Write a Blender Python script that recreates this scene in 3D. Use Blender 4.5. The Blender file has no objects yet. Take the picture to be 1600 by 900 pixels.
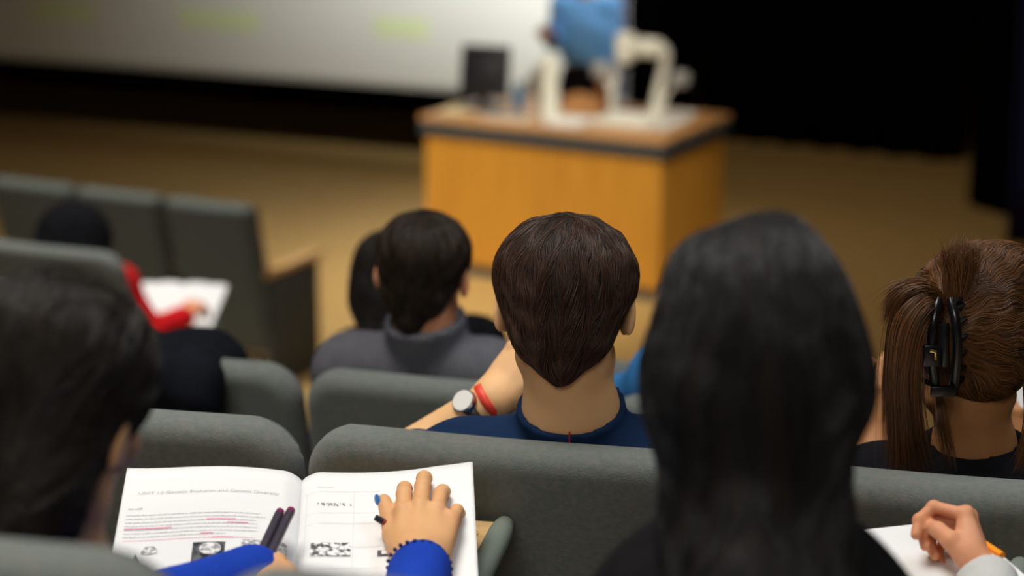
import bpy, bmesh, math, random
import numpy as np
from mathutils import Vector, Matrix, Euler
random.seed(7); RNG = np.random.default_rng(11)
C = bpy.context.scene.collection
scn = bpy.context.scene
PI = math.pi
# ------------------------------------------------------------------ camera
CAMZ = 3.28; PITCH = 0.2627; FPX = 3200.0
cd = bpy.data.cameras.new('camera'); cam = bpy.data.objects.new('camera', cd); C.objects.link(cam)
cam.location = (0, 0, CAMZ); cam.rotation_euler = (PI/2 - PITCH, 0, 0)
cd.sensor_width = 36; cd.lens = 36*FPX/1600; cd.clip_start = 0.05
cd.dof.use_dof = True; cd.dof.focus_distance = 2.62; cd.dof.aperture_fstop = 2.5
scn.camera = cam
# ------------------------------------------------------------------ world, light, exposure
w = bpy.data.worlds.new('world'); scn.world = w; w.use_nodes = True
w.node_tree.nodes['Background'].inputs[0].default_value = (0.5, 0.6, 0.8, 1)
w.node_tree.nodes['Background'].inputs[1].default_value = 0.02
scn.view_settings.view_transform = 'Standard'; scn.view_settings.look = 'None'
scn.view_settings.gamma = 1; scn.view_settings.use_curve_mapping = False
scn.view_settings.exposure = 0.0
try:
    scn.cycles.use_denoising = True
    scn.cycles.max_bounces = 6
    scn.cycles.sample_clamp_indirect = 4
except Exception: pass
def light(name, kind, loc, target, power, col, **kw):
    l = bpy.data.lights.new(name, kind); l.energy = power; l.color = col
    for k, v in kw.items(): setattr(l, k, v)
    o = bpy.data.objects.new(name, l); C.objects.link(o); o.location = loc
    o.rotation_euler = (Vector(target)-Vector(loc)).to_track_quat('-Z', 'Y').to_euler()
    return o
# ceiling panels over the audience, stage lamps, the projector, and added fills
light('audience_light', 'AREA', (-1.0, 2.4, 6.3), (-.6, 2.4, 2), 78, (1, .96, .88), shape='RECTANGLE', size=2.6, size_y=1.6, spread=2.0)
light('audience_light_side', 'AREA', (2.4, 3.6, 6.3), (1.2, 3.0, 2), 27, (.86, .94, 1), shape='RECTANGLE', size=2.0, size_y=1.2, spread=2.0)
light('added_fill_fifth_row', 'AREA', (-1.6, 6.6, 6.0), (-1.4, 6.9, 1), 40, (1, .96, .88), shape='RECTANGLE', size=1.4, size_y=.8, spread=1.3)  # fill lamp added to brighten the white notebook in the fifth row
light('added_fill_rear', 'AREA', (-.8, -2.6, 5.6), (-.3, 3.0, 2.2), 34, (1, .95, .86), shape='RECTANGLE', size=2.4, size_y=1.2, spread=2.0)  # fill lamp added behind the audience to lift the seat backs
light('stage_light', 'SPOT', (-2.9, 9.0, 6.2), (-1.9, 11.2, 0.0), 1650, (1, .92, .72), spot_size=.92, spot_blend=1.0, shadow_soft_size=.25)
light('stage_light_low', 'SPOT', (.5, 6.0, 6.0), (0.15, 11.9, 0.7), 2050, (1, .92, .74), spot_size=.38, spot_blend=.8, shadow_soft_size=.25)
light('added_fill_stage', 'AREA', (1.0, 9.6, 6.2), (1.2, 13.4, 1.0), 50, (1, .84, .62), shape='RECTANGLE', size=1.6, size_y=.8, spread=1.9)  # broad dim fill added for the right floor and the presenter
light('projector_light', 'SPOT', (1.8, 9.0, 6.1), (1.9, 15.9, 2.2), 4700, (.97, 1, .97), spot_size=1.15, spot_blend=1.0, shadow_soft_size=.06)
# ------------------------------------------------------------------ placing
fw = np.array([0, math.cos(PITCH), -math.sin(PITCH)]); upv = np.array([0, math.sin(PITCH), math.cos(PITCH)]); rt = np.array([1., 0, 0])
CAM = np.array([0, 0, CAMZ])
def P(px, py, y):
    "the point of the room at distance y seen at a photo position"
    r = fw + rt*(px-800)/FPX + upv*(450-py)/FPX
    return CAM + r*(y/r[1])
def Pz(px, py, z):
    r = fw + rt*(px-800)/FPX + upv*(450-py)/FPX
    return CAM + r*((z-CAMZ)/r[2])
# ------------------------------------------------------------------ materials
MATS = {}
def mat(name, col, rough=.6, spec=.3, metal=0, noise=None, scale=8, bump=0, bscale=60, sheen=0, sss=0, emit=0, attr=None, wave=None, stretch=None, coat=0, detail=3):
    if name in MATS: return MATS[name]
    m = bpy.data.materials.new(name); m.use_nodes = True; nt = m.node_tree; N = nt.nodes; L = nt.links
    b = N['Principled BSDF']; b.inputs['Base Color'].default_value = (*col, 1)
    b.inputs['Roughness'].default_value = rough; b.inputs['Specular IOR Level'].default_value = spec
    b.inputs['Metallic'].default_value = metal
    if sheen: b.inputs['Sheen Weight'].default_value = sheen
    if coat: b.inputs['Coat Weight'].default_value = coat
    if sss:
        b.inputs['Subsurface Weight'].default_value = sss; b.inputs['Subsurface Radius'].default_value = (.012, .005, .003); b.inputs['Subsurface Scale'].default_value = 1
    if emit:
        b.inputs['Emission Color'].default_value = (*col, 1); b.inputs['Emission Strength'].default_value = emit
    tc = N.new('ShaderNodeTexCoord'); mp = N.new('ShaderNodeMapping'); L.new(tc.outputs['Object'], mp.inputs[0])
    if stretch: mp.inputs['Scale'].default_value = stretch
    if noise:
        t = N.new('ShaderNodeTexNoise'); t.inputs['Scale'].default_value = scale; t.inputs['Detail'].default_value = detail
        L.new(mp.outputs[0], t.inputs['Vector'])
        r = N.new('ShaderNodeValToRGB'); r.color_ramp.elements[0].position = .3; r.color_ramp.elements[1].position = .7
        r.color_ramp.elements[0].color = (*col, 1); r.color_ramp.elements[1].color = (*noise, 1)
        L.new(t.outputs[0], r.inputs[0]); L.new(r.outputs[0], b.inputs['Base Color'])
    if attr:
        a = N.new('ShaderNodeAttribute'); a.attribute_name = 'rnd'
        r = N.new('ShaderNodeValToRGB'); r.color_ramp.elements[0].color = (*col, 1); r.color_ramp.elements[1].color = (*attr, 1)
        L.new(a.outputs['Fac'], r.inputs[0]); L.new(r.outputs[0], b.inputs['Base Color'])
    if bump or wave:
        bp = N.new('ShaderNodeBump'); bp.inputs['Strength'].default_value = bump or wave[1]; bp.inputs['Distance'].default_value = .004
        if wave:
            t = N.new('ShaderNodeTexWave'); t.inputs['Scale'].default_value = wave[0]; t.bands_direction = wave[2]; t.inputs['Distortion'].default_value = .6
            L.new(mp.outputs[0], t.inputs['Vector']); L.new(t.outputs['Fac'], bp.inputs['Height'])
        else:
            t = N.new('ShaderNodeTexNoise'); t.inputs['Scale'].default_value = bscale; t.inputs['Detail'].default_value = 4
            L.new(mp.outputs[0], t.inputs['Vector']); L.new(t.outputs[0], bp.inputs['Height'])
        L.new(bp.outputs[0], b.inputs['Normal'])
    MATS[name] = m; return m
SEAT = mat('seat_fabric', (.120, .145, .135), .95, .15, noise=(.165, .165, .155), scale=110, bump=.35, bscale=500, sheen=.15)
SEATD = mat('seat_side_fabric', (.10, .11, .112), .95, .15, noise=(.125, .13, .13), scale=140, bump=.3, bscale=500)
METAL = mat('dark_metal', (.03, .03, .033), .5, .4)
TUBE = mat('grey_rubber', (.17, .2, .17), .55, .3)
WOODL = mat('pale_wood', (.62, .40, .19), .45, .4, noise=(.52, .31, .13), scale=6, stretch=(3, 14, 3))
FLOORM = mat('stage_floor_wood', (.50, .33, .13), .55, .25, noise=(.42, .27, .10), scale=2.5, stretch=(2, 9, 1))
STEPM = mat('step_carpet', (.30, .22, .09), .95, .1, noise=(.24, .17, .07), scale=40, bump=.3, bscale=300)
WALLM = mat('wall_paint', (.12, .10, .085), .9, .1, noise=(.10, .085, .07), scale=3)
BLACKC = mat('black_velour', (.0012, .0013, .0015), 1, 0, noise=(.002, .002, .0022), scale=20)
NAVYC = mat('navy_velour', (.012, .012, .045), 1, .05, noise=(.016, .015, .055), scale=20)
CEILM = mat('ceiling_tiles', (.35, .34, .32), .9, .1, noise=(.3, .3, .28), scale=5)
LECT = mat('lectern_veneer', (.56, .265, .035), .45, .35, noise=(.48, .215, .028), scale=3.2, stretch=(6, 6, .7))
LECTT = mat('lectern_top_wood', (.52, .27, .10), .4, .4, noise=(.44, .22, .08), scale=3, stretch=(1, 8, 3))
BAND = mat('lectern_band', (.035, .055, .072), .5, .4)
WHITEP = mat('white_plastic', (.80, .81, .76), .4, .4)
GREYP = mat('grey_plastic', (.33, .33, .34), .5, .4)
BLACKP = mat('black_plastic', (.018, .019, .026), .45, .4)
PAPER = mat('paper', (.80, .80, .81), .85, .15, noise=(.77, .77, .78), scale=2)
INK = mat('printed_ink', (.16, .16, .17), .9, .1)
INKG = mat('printed_small_text', (.47, .46, .47), .9, .1)
PINK = mat('pink_marker_ink', (.85, .22, .36), .8, .1)
LINE = mat('pale_table_line', (.64, .64, .66), .9, .1)
SKIN_A = mat('skin_tan', (.68, .37, .175), .55, .3, sss=.08, noise=(.64, .33, .15), scale=25)
SKIN_B = mat('skin_light', (.78, .46, .23), .55, .3, sss=.08, noise=(.76, .43, .20), scale=22)
SKIN_C = mat('skin_pink', (.68, .32, .18), .55, .3, sss=.08, noise=(.68, .28, .14), scale=25)
SKIN_D = mat('skin_warm', (.45, .21, .085), .55, .3, sss=.08, noise=(.42, .185, .07), scale=22)
HBASE = mat('hair_under', (.010, .007, .005), .7, .2)
HBLACK = mat('black_hair', (.006, .006, .007), .42, .35, attr=(.016, .013, .012))
HDARK = mat('dark_brown_hair', (.012, .008, .005), .45, .35, attr=(.048, .029, .017))
HBROWN = mat('brown_hair', (.020, .009, .005), .42, .4, attr=(.085, .040, .024))
HCHEST = mat('chestnut_hair', (.036, .015, .006), .40, .45, attr=(.23, .098, .034))
HGREY = mat('soft_black_hair', (.006, .006, .0065), .40, .42, attr=(.022, .021, .022))
# ------------------------------------------------------------------ mesh helpers
ORG = {}
def tag(o, label=None, cat=None, group=None, kind=None):
    if label: o['label'] = label
    if cat: o['category'] = cat
    if group: o['group'] = group
    if kind: o['kind'] = kind
    return o
def empty(name, loc, label=None, cat=None, group=None, rz=0):
    o = bpy.data.objects.new(name, None); C.objects.link(o); o.location = tuple(loc); o.rotation_euler = (0, 0, rz); o.empty_display_size = .05
    ORG[o.name] = np.array(loc, float) if rz == 0 else np.zeros(3)
    return tag(o, label, cat, group)
def npmesh(name, V, F, m, parent=None, smooth=True, attr=None, local=False):
    "V (n,3), F (k,4) or (k,3) or list; world coordinates unless local"
    me = bpy.data.meshes.new(name); V = np.asarray(V, dtype=np.float64)
    o = bpy.data.objects.new(name, me); C.objects.link(o)
    org = np.zeros(3)
    if parent is not None:
        o.parent = parent
        if not local:
            org = ORG.get(parent.name, np.zeros(3))
    V = V - org
    if isinstance(F, np.ndarray):
        k = F.shape[1]
        me.vertices.add(len(V)); me.vertices.foreach_set('co', V.ravel())
        me.loops.add(F.size); me.loops.foreach_set('vertex_index', F.ravel().astype(np.int32))
        me.polygons.add(len(F)); me.polygons.foreach_set('loop_start', np.arange(0, F.size, k, dtype=np.int32))
        me.update(calc_edges=True)
    else:
        me.from_pydata([tuple(v) for v in V], [], F); me.update()
    if smooth: me.polygons.foreach_set('use_smooth', np.ones(len(me.polygons), bool))
    if attr is not None:
        a = me.attributes.new('rnd', 'FLOAT', 'POINT'); a.data.foreach_set('value', attr.astype(np.float32))
    me.materials.append(m); ORG[o.name] = org if parent is not None else np.zeros(3)
    return o
def centre(o):
    "put a top-level mesh's origin at its base"
    me = o.data; co = np.empty(len(me.vertices)*3); me.vertices.foreach_get('co', co); co = co.reshape(-1, 3)
    b = np.array([(co[:, 0].min()+co[:, 0].max())/2, (co[:, 1].min()+co[:, 1].max())/2, co[:, 2].min()])
    me.vertices.foreach_set('co', (co-b).ravel()); o.location = Vector(b)+o.location; me.update(); ORG[o.name] = b; return o
class MB:
    def __init__(s): s.bm = bmesh.new()
    def box(s, lo, hi, bev=0, M=None, seg=2):
        lo = Vector(lo); hi = Vector(hi); t = bmesh.new()
        bmesh.ops.create_cube(t, size=1)
        for v in t.verts: v.co = Vector([lo[i]+(v.co[i]+.5)*(hi[i]-lo[i]) for i in range(3)])
        if bev: bmesh.ops.bevel(t, geom=t.edges[:], offset=bev, segments=seg, profile=.5, affect='EDGES')
        if M is not None: t.transform(M)
        s._add(t); return s
    def _add(s, t):
        me = bpy.data.meshes.new('t'); t.to_mesh(me); t.free(); s.bm.from_mesh(me); bpy.data.meshes.remove(me)
    def cyl(s, a, b, r0, r1=None, n=20, bev=0):
        a = Vector(a); b = Vector(b); r1 = r0 if r1 is None else r1; t = bmesh.new()
        bmesh.ops.create_cone(t, cap_ends=True, segments=n, radius1=r0, radius2=r1, depth=(b-a).length)
        if bev: bmesh.ops.bevel(t, geom=[e for e in t.edges if len(e.link_faces) == 2 and min(len(f.verts) for f in e.link_faces) == 4 and max(len(f.verts) for f in e.link_faces) > 4], offset=bev, segments=3, affect='EDGES')
        q = (b-a).to_track_quat('Z', 'Y'); t.transform(Matrix.Translation((a+b)/2) @ q.to_matrix().to_4x4()); s._add(t); return s
    def sph(s, c, r, M=None, n=20):
        t = bmesh.new(); bmesh.ops.create_uvsphere(t, u_segments=n, v_segments=n//2, radius=1)
        rr = r if hasattr(r, '__len__') else (r, r, r)
        t.transform(Matrix.Translation(Vector(c)) @ (M.to_4x4() if M is not None else Matrix()) @ Matrix.Diagonal((*rr, 1))); s._add(t); return s
    def tube(s, pts, r, n=10, closed=False):
        pts = np.array(pts, float); k = len(pts); rr = np.broadcast_to(np.array(r, float), (k,))
        T = np.roll(pts, -1, 0)-np.roll(pts, 1, 0) if closed else np.gradient(pts, axis=0); T /= np.linalg.norm(T, axis=1)[:, None]+1e-12
        ref = np.array([0, 0, 1.]) if abs(T[:, 2]).mean() < .8 else np.array([1., 0, 0])
        A = np.cross(T, ref); A /= np.linalg.norm(A, axis=1)[:, None]+1e-12; B = np.cross(T, A)
        rings = []
        for i in range(k):
            rings.append([s.bm.verts.new(pts[i]+rr[i]*(math.cos(2*PI*j/n)*A[i]+math.sin(2*PI*j/n)*B[i])) for j in range(n)])
        for i in range(k if closed else k-1):
            a, b = rings[i], rings[(i+1) % k]
            for j in range(n): s.bm.faces.new((a[j], a[(j+1) % n], b[(j+1) % n], b[j]))
        if not closed: s.bm.faces.new(rings[0][::-1]); s.bm.faces.new(rings[-1])
        return s
    def poly(s, pts, z0, z1):
        a = [s.bm.verts.new((x, y, z0)) for x, y in pts]; b = [s.bm.verts.new((x, y, z1)) for x, y in pts]; n = len(pts)
        s.bm.faces.new(a[::-1]); s.bm.faces.new(b)
        for i in range(n): s.bm.faces.new((a[i], a[(i+1) % n], b[(i+1) % n], b[i]))
        return s
    def build(s, name, m, parent=None, smooth=False, local=False):
        bmesh.ops.recalc_face_normals(s.bm, faces=s.bm.faces[:])
        me = bpy.data.meshes.new(name)
        org = np.zeros(3)
        if parent is not None and not local: org = ORG.get(parent.name, np.zeros(3))
        for v in s.bm.verts: v.co -= Vector(org)
        s.bm.to_mesh(me); s.bm.free(); me.materials.append(m)
        o = bpy.data.objects.new(name, me); C.objects.link(o)
        if parent is not None: o.parent = parent
        ORG[o.name] = org
        if smooth:
            for p in me.polygons: p.use_smooth = True
            try: me.set_sharp_from_angle(angle=.7)
            except Exception: pass
        return o
def copy_tree(o, parent=None):
    c = o.copy(); C.objects.link(c); c.parent = parent
    for ch in list(o.children): copy_tree(ch, c)
    return c
# ------------------------------------------------------------------ distance-field modelling
def smin(a, b, k):
    h = np.clip(.5+.5*(b-a)/k, 0, 1); return b*(1-h)+a*h-k*h*(1-h)
def smax(a, b, k): return -smin(-a, -b, k)
def cap(p, a, b, ra, rb):
    a = np.asarray(a, float); b = np.asarray(b, float); pa = p-a; ba = b-a
    h = np.clip(pa@ba/max(ba@ba, 1e-12), 0, 1)
    return np.linalg.norm(pa-h[:, None]*ba, axis=1)-(ra+(rb-ra)*h)
def ell(p, c, r, R=None):
    q = p-np.asarray(c, float)
    if R is not None: q = q@np.asarray(R)
    r = np.asarray(r, float); k0 = np.linalg.norm(q/r, axis=1); k1 = np.linalg.norm(q/(r*r), axis=1)+1e-9
    return k0*(k0-1)/k1
def rbox(p, c, hs, r, R=None):
    q = p-np.asarray(c, float)
    if R is not None: q = q@np.asarray(R)
    q = np.abs(q)-(np.asarray(hs, float)-r)
    return np.linalg.norm(np.maximum(q, 0), axis=1)+np.minimum(q.max(1), 0)-r
def wob(p, f, a, s=0.):
    return a*(np.sin(p[:, 0]*f+1.3*np.sin(p[:, 2]*f*.7+s))*np.sin(p[:, 1]*f*.8+s)+.6*np.sin(p[:, 2]*f*1.6+p[:, 0]*f*.9+2*s))
def surf(f, lo, hi, h):
    "surface of f=0 as quads (surface nets, evaluated only near the surface)"
    lo = np.array(lo, float); hi = np.array(hi, float); n = (np.ceil((hi-lo)/h)+2).astype(int); B = 8
    nb = (n+B-1)//B; N3 = nb*B
    bc = np.stack(np.meshgrid(*[(np.arange(k)*B+(B-1)/2)*h for k in nb], indexing='ij'), -1).reshape(-1, 3)+lo
    fc = f(bc); keep = np.abs(fc) < B*h*1.732/2*1.6+2*h
    V = np.where(fc > 0, 1., -1.).repeat(B**3).reshape(*nb, B, B, B).astype(np.float32)
    g = np.stack(np.meshgrid(*[np.arange(B)]*3, indexing='ij'), -1).reshape(-1, 3)*h
    kb = np.nonzero(keep)[0]; Vf = V.reshape(-1, B**3)
    for i in range(0, len(kb), 400):
        ids = kb[i:i+400]; base = bc[ids]-(B-1)/2*h
        Vf[ids] = f((base[:, None]+g[None]).reshape(-1, 3)).reshape(len(ids), -1)
    V = Vf.reshape(*nb, B, B, B).transpose(0, 3, 1, 4, 2, 5).reshape(N3)
    V[0] = V[-1] = 1; V[:, 0] = V[:, -1] = 1; V[:, :, 0] = V[:, :, -1] = 1
    S = V < 0
    cnt = np.zeros(np.array(S.shape)-1, np.int8)
    for dx in (0, 1):
        for dy in (0, 1):
            for dz in (0, 1): cnt += S[dx:S.shape[0]-1+dx, dy:S.shape[1]-1+dy, dz:S.shape[2]-1+dz]
    act = (cnt > 0) & (cnt < 8); idx = np.argwhere(act)
    ID = np.full(act.shape, -1, np.int64); ID[act] = np.arange(len(idx))
    acc = np.zeros((len(idx), 3)); num = np.zeros(len(idx))
    cor = [(a, b, c) for a in (0, 1) for b in (0, 1) for c in (0, 1)]
    for a in cor:
        for ax in range(3):
            if a[ax]: continue
            b = list(a); b[ax] = 1
            va = V[idx[:, 0]+a[0], idx[:, 1]+a[1], idx[:, 2]+a[2]]; vb = V[idx[:, 0]+b[0], idx[:, 1]+b[1], idx[:, 2]+b[2]]
            m = (va < 0) != (vb < 0); t = np.where(m, va/np.where(m, va-vb, 1), 0)
            pt = np.array(a, float)+np.outer(t, np.array(b)-np.array(a)); acc += pt*m[:, None]; num += m
    verts = lo+(idx+acc/num[:, None])*h
    Q = []
    for ax in range(3):
        u, v = [(1, 2), (2, 0), (0, 1)][ax]
        sl0 = [slice(None)]*3; sl1 = [slice(None)]*3; sl0[ax] = slice(0, -1); sl1[ax] = slice(1, None)
        a = S[tuple(sl0)]; b = S[tuple(sl1)]; e = np.argwhere(a != b); ok = (e[:, u] > 0) & (e[:, v] > 0) & (e[:, u] < act.shape[u]) & (e[:, v] < act.shape[v]); e = e[ok]
        ins = a[e[:, 0], e[:, 1], e[:, 2]]
        def nid(du, dv):
            k = e.copy(); k[:, u] -= du; k[:, v] -= dv; return ID[k[:, 0], k[:, 1], k[:, 2]]
        q = np.stack([nid(1, 1), nid(0, 1), nid(0, 0), nid(1, 0)], 1)
        q[~ins] = q[~ins][:, ::-1]; Q.append(q)
    Q = np.concatenate(Q); Q = Q[(Q >= 0).all(1)]
    return verts, Q
def joinm(parts):
    V = []; F = []; k = 0
    for v, f in parts: V.append(v); F.append(f+k); k += len(v)
    return np.concatenate(V), np.concatenate(F)
def grad(f, p, e=.002):
    g = np.stack([f(p+np.eye(3)[i]*e)-f(p-np.eye(3)[i]*e) for i in range(3)], 1)
    return g/(np.linalg.norm(g, axis=1)[:, None]+1e-9)
def strands(name, paths, rad, m, parent, tip=.15, base=1.):
    "every hair a thin three-sided tube; paths (N,n,3) in world coordinates"
    Np, n, _ = paths.shape; T = np.gradient(paths, axis=1); T /= np.linalg.norm(T, axis=2)[..., None]+1e-9
    ref = RNG.normal(size=(Np, 1, 3)); A = np.cross(T, ref); A /= np.linalg.norm(A, axis=2)[..., None]+1e-9; Bv = np.cross(T, A)
    t = np.linspace(0, 1, n); pr = rad*np.where(t > .6, 1-(1-tip)*(t-.6)/.4, 1)*(base+(1-base)*np.minimum(t*6, 1))
    pr = pr[None, :, None]*RNG.uniform(.7, 1.25, (Np, 1, 1))
    ring = [paths+pr*(math.cos(a)*A+math.sin(a)*Bv) for a in (0, 2*PI/3, 4*PI/3)]
    V = np.stack(ring, 2).reshape(-1, 3)
    b = (np.arange(Np)[:, None]*n+np.arange(n-1)[None]).reshape(-1)*3
    F = np.concatenate([np.stack([b+j, b+(j+1) % 3, b+3+(j+1) % 3, b+3+j], 1) for j in range(3)])
    rn = np.repeat(RNG.uniform(0, 1, Np), n*3)
    return npmesh(name, V, F, m, parent, attr=rn)
def comb(f, verts, flow, N, n, L, off=(-.002, .002), jit=.25, w=None, lockw=.28):
    "hairs that follow the surface f=0 along flow(p)"
    ii = RNG.choice(len(verts), N, p=w); p = verts[ii]+RNG.normal(size=(N, 3))*.0015
    Ls = RNG.uniform(L[0], L[1], N); o0 = RNG.uniform(off[0]-.0015, off[0]+.0015, N); o1 = RNG.uniform(0, off[1], N)
    J = RNG.normal(size=(N, 3))*jit; out = []
    for k in range(n):
        t = k/(n-1); g = grad(f, p); d = f(p); tgt = o0+(o1-o0)*t
        p = p-g*(d-tgt)[:, None]*.8
        out.append(p.copy())
        v = flow(p)+J*.35; v = v/(np.linalg.norm(v, axis=1)[:, None]+1e-9)+lockw*np.sin(p[:, [1, 2, 0]]*170+3*np.sin(p*60)); v = v-g*(v*g).sum(1)[:, None]; v /= np.linalg.norm(v, axis=1)[:, None]+1e-9
        p = p+v*(Ls/(n-1))[:, None]
    return np.stack(out, 1)
def bez(pts, n):
    "smooth curve through points (Catmull-Rom)"
    pts = np.array(pts, float); Pp = np.vstack([2*pts[0]-pts[1], pts, 2*pts[-1]-pts[-2]]); out = []
    for t in np.linspace(0, len(pts)-1-1e-6, n):
        i = int(t); u = t-i; a, b, c, d = Pp[i:i+4]
        out.append(.5*((2*b)+(-a+c)*u+(2*a-5*b+4*c-d)*u*u+(-a+3*b-3*c+d)*u**3))
    return np.array(out)
def Rm(yaw, pitch=0, roll=0):
    "yaw left, pitch down, roll right; degrees"
    return np.array(Matrix.Rotation(math.radians(yaw), 3, 'Z') @ Matrix.Rotation(-math.radians(pitch), 3, 'X') @ Matrix.Rotation(math.radians(roll), 3, 'Y'))
def frame0(y, up=(0, 0, 1)):
    y = np.array(y, float); y /= np.linalg.norm(y); up = np.array(up, float); z = up-y*(up@y); z /= np.linalg.norm(z); return np.stack([np.cross(y, z), y, z], 1)
# ================================================================== SETTING
def struct(o): o['kind'] = 'structure'; return o
FL1, FL2, FL3, FL4, FL5 = 1.69, 1.38, 1.165, .95, .72
struct(MB().box((-9, 0, -.1), (9, 23, 0)).build('floor', FLOORM))
def terrace(y0, a, z, m=STEPM):
    a = math.radians(a); t = math.tan(a)
    pts = [(-8, y0+8*t), (-8, -4), (8, -4), (8, y0-8*t)]
    return MB().poly(pts, 0.002, z)
for i, (y0, a, z) in enumerate([(8.7, 20, .24), (7.7, 20, .48), (6.95, 19, FL5), (5.75, 19, FL4), (4.25, 16, FL3), (3.28, 15, FL2), (2.36, 14, FL1), (1.15, 13, 1.98)]):
    mb = terrace(y0, a, z)
    struct(mb.build('floor', STEPM))
struct(MB().box((-8.2, -4, -.1), (-8, 23, 6.6)).build('wall_left', WALLM))
struct(MB().box((8, -4, -.1), (8.2, 23, 6.6)).build('wall_right', WALLM))
struct(MB().box((-8.2, -4.2, -.1), (8.2, -4, 6.6)).build('wall_rear', WALLM))
struct(MB().box((-8.2, 22.6, -.1), (8.2, 22.8, 6.6)).build('wall_front', mat('black_wall', (.0015, .0015, .0015), 1, 0, noise=(.002, .002, .002))))
struct(MB().box((-8.2, -4.2, 6.6), (8.2, 23, 6.75)).build('ceiling', CEILM))
# curtains: pleated cloth hanging from above the frame to the floor
def curtain(name, a, b, m, label, amp=.06, wl=.3, z1=5.6, group=None, z0=.01):
    a = np.array(a, float); b = np.array(b, float); L = np.linalg.norm(b-a); n = int(L/.03); t = np.linspace(0, 1, n)
    d = (b-a)/L; nn = np.array([-d[1], d[0]]); V = []; F = []
    zs = np.linspace(z0, z1, 14)
    for th in (0, .02):
        for z in zs:
            am = amp*(1-.35*z/z1); ph = 2*PI*L*t/wl+.6*np.sin(t*L*1.7)+.2*z
            xy = a+np.outer(t, b-a)+np.outer(am*np.sin(ph)+.03*np.sin(t*L*.9)+th, nn)
            V.append(np.c_[xy, np.full(n, z)])
    V = np.concatenate(V); m_ = len(zs)
    def q(s, i, j): return s*m_*n+i*n+j
    for s in (0, 1):
        for i in range(m_-1):
            for j in range(n-1):
                f = [q(s, i, j), q(s, i, j+1), q(s, i+1, j+1), q(s, i+1, j)]; F.append(f if s == 0 else f[::-1])
    for j in range(n-1): F.append([q(0, 0, j), q(1, 0, j), q(1, 0, j+1), q(0, 0, j+1)]); F.append([q(0, m_-1, j), q(0, m_-1, j+1), q(1, m_-1, j+1), q(1, m_-1, j)])
    for i in range(m_-1): F.append([q(0, i, 0), q(0, i+1, 0), q(1, i+1, 0), q(1, i, 0)]); F.append([q(0, i, n-1), q(1, i, n-1), q(1, i+1, n-1), q(0, i+1, n-1)])
    o = npmesh(name, V, np.array(F), m); centre(o)
    return tag(o, label, 'curtain', group)
ca = Pz(-300, 92, 0)[:2]; cb = Pz(1180, 222, 0)[:2]; cc = Pz(1500, 256, 0)[:2]
cb = cb+np.array([-.45, .20])
curtain('stage_curtain', ca, cb-np.array([.06, -.03]), BLACKC, 'long black stage curtain hanging behind the projection screen')
curtain('stage_curtain', cb, cc, BLACKC, 'wide black stage curtain right of the lectern, behind the document camera')
c3 = Pz(1512, 322, 0)[:2]; c4 = Pz(1568, 350, 0)[:2]; c5 = Pz(1700, 372, 0)[:2]
curtain('stage_curtain', c3, c4+np.array([.25, -.13]), BLACKC, 'narrow black side curtain standing nearer than the wide one, at the right', amp=.03, wl=.18)
curtain('stage_curtain', Pz(1574, 385, 0)[:2], c5, NAVYC, 'navy blue side curtain at the right edge of the room', amp=.035, wl=.25)
# ------------------------------------------------------------------ projection screen
sa = P(-420, 66, 17.9); sb = P(980, 160, 15.25)
al = math.atan2(-(sb-sa)[1], (sb-sa)[0]); zb = .62
sl = Pz(-420, 60, zb); sr = Pz(980, 163, zb)
dv = (sr-sl)[:2]; Ls = np.linalg.norm(dv); dv = dv/Ls; nv = np.array([dv[1], -dv[0]])
scr = empty('projection_screen', (*sl[:2], zb), 'wide white projection screen with a slide on it hanging before the black curtain', 'projection screen')
def scrquad(name, u0, u1, z0, z1, off, th, m, parent):
    V = []
    for o_ in (off, off+th):
        for (u, z) in ((u0, z0), (u1, z0), (u1, z1), (u0, z1)):
            xy = sl[:2]+dv*u+nv*o_; V.append((xy[0], xy[1], z))
    F = [[0, 3, 2, 1], [4, 5, 6, 7], [0, 1, 5, 4], [1, 2, 6, 5], [2, 3, 7, 6], [3, 0, 4, 7]]
    return npmesh(name, V, F, m, parent, smooth=False)
SCRM = mat('screen_cloth', (.83, .84, .80), .9, .1, noise=(.80, .81, .77), scale=.6)
HL = mat('slide_highlight', (.74, .88, .45), .9, .1, noise=(.84, .92, .66), scale=6, stretch=(3, 1, 2))
scrquad('screen_cloth', 0, Ls, zb+.05, 4.6, 0, .012, SCRM, scr)
scrquad('bottom_bar', 0, Ls, zb, zb+.05, -.008, .03, mat('screen_bar', (.5, .5, .46), .6, .3), scr)
scrquad('side_border', Ls-.085, Ls, zb+.05, 4.6, .012, .002, mat('screen_border', (.12, .12, .15), .8, .1), scr)
def onscreen(px, py):
    r = fw + rt*(px-800)/FPX + upv*(450-py)/FPX; n3 = np.array([nv[0], nv[1], 0]); o0 = np.array([*sl[:2], 0])
    t = ((o0-CAM)@n3)/(r@n3); q = CAM+r*t; return (q[:2]-sl[:2])@dv, q[2]
for (x0, y0, x1, y1) in ((50, 0, 150, 30), (280, 12, 408, 42), (588, 26, 672, 54)):
    u0, z1 = onscreen(x0, y0); u1, z0 = onscreen(x1, y1)
    zz0 = z0; zz1 = onscreen((x0+x1)/2, (y0+y1)/2)[1]; hgt = .095
    h = scrquad('slide_highlight', u0, u1, zz1-hgt, zz1+hgt-.03, .0125, .002, HL, scr); h['label'] = 'yellow-green highlighted word on the slide'
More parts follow.
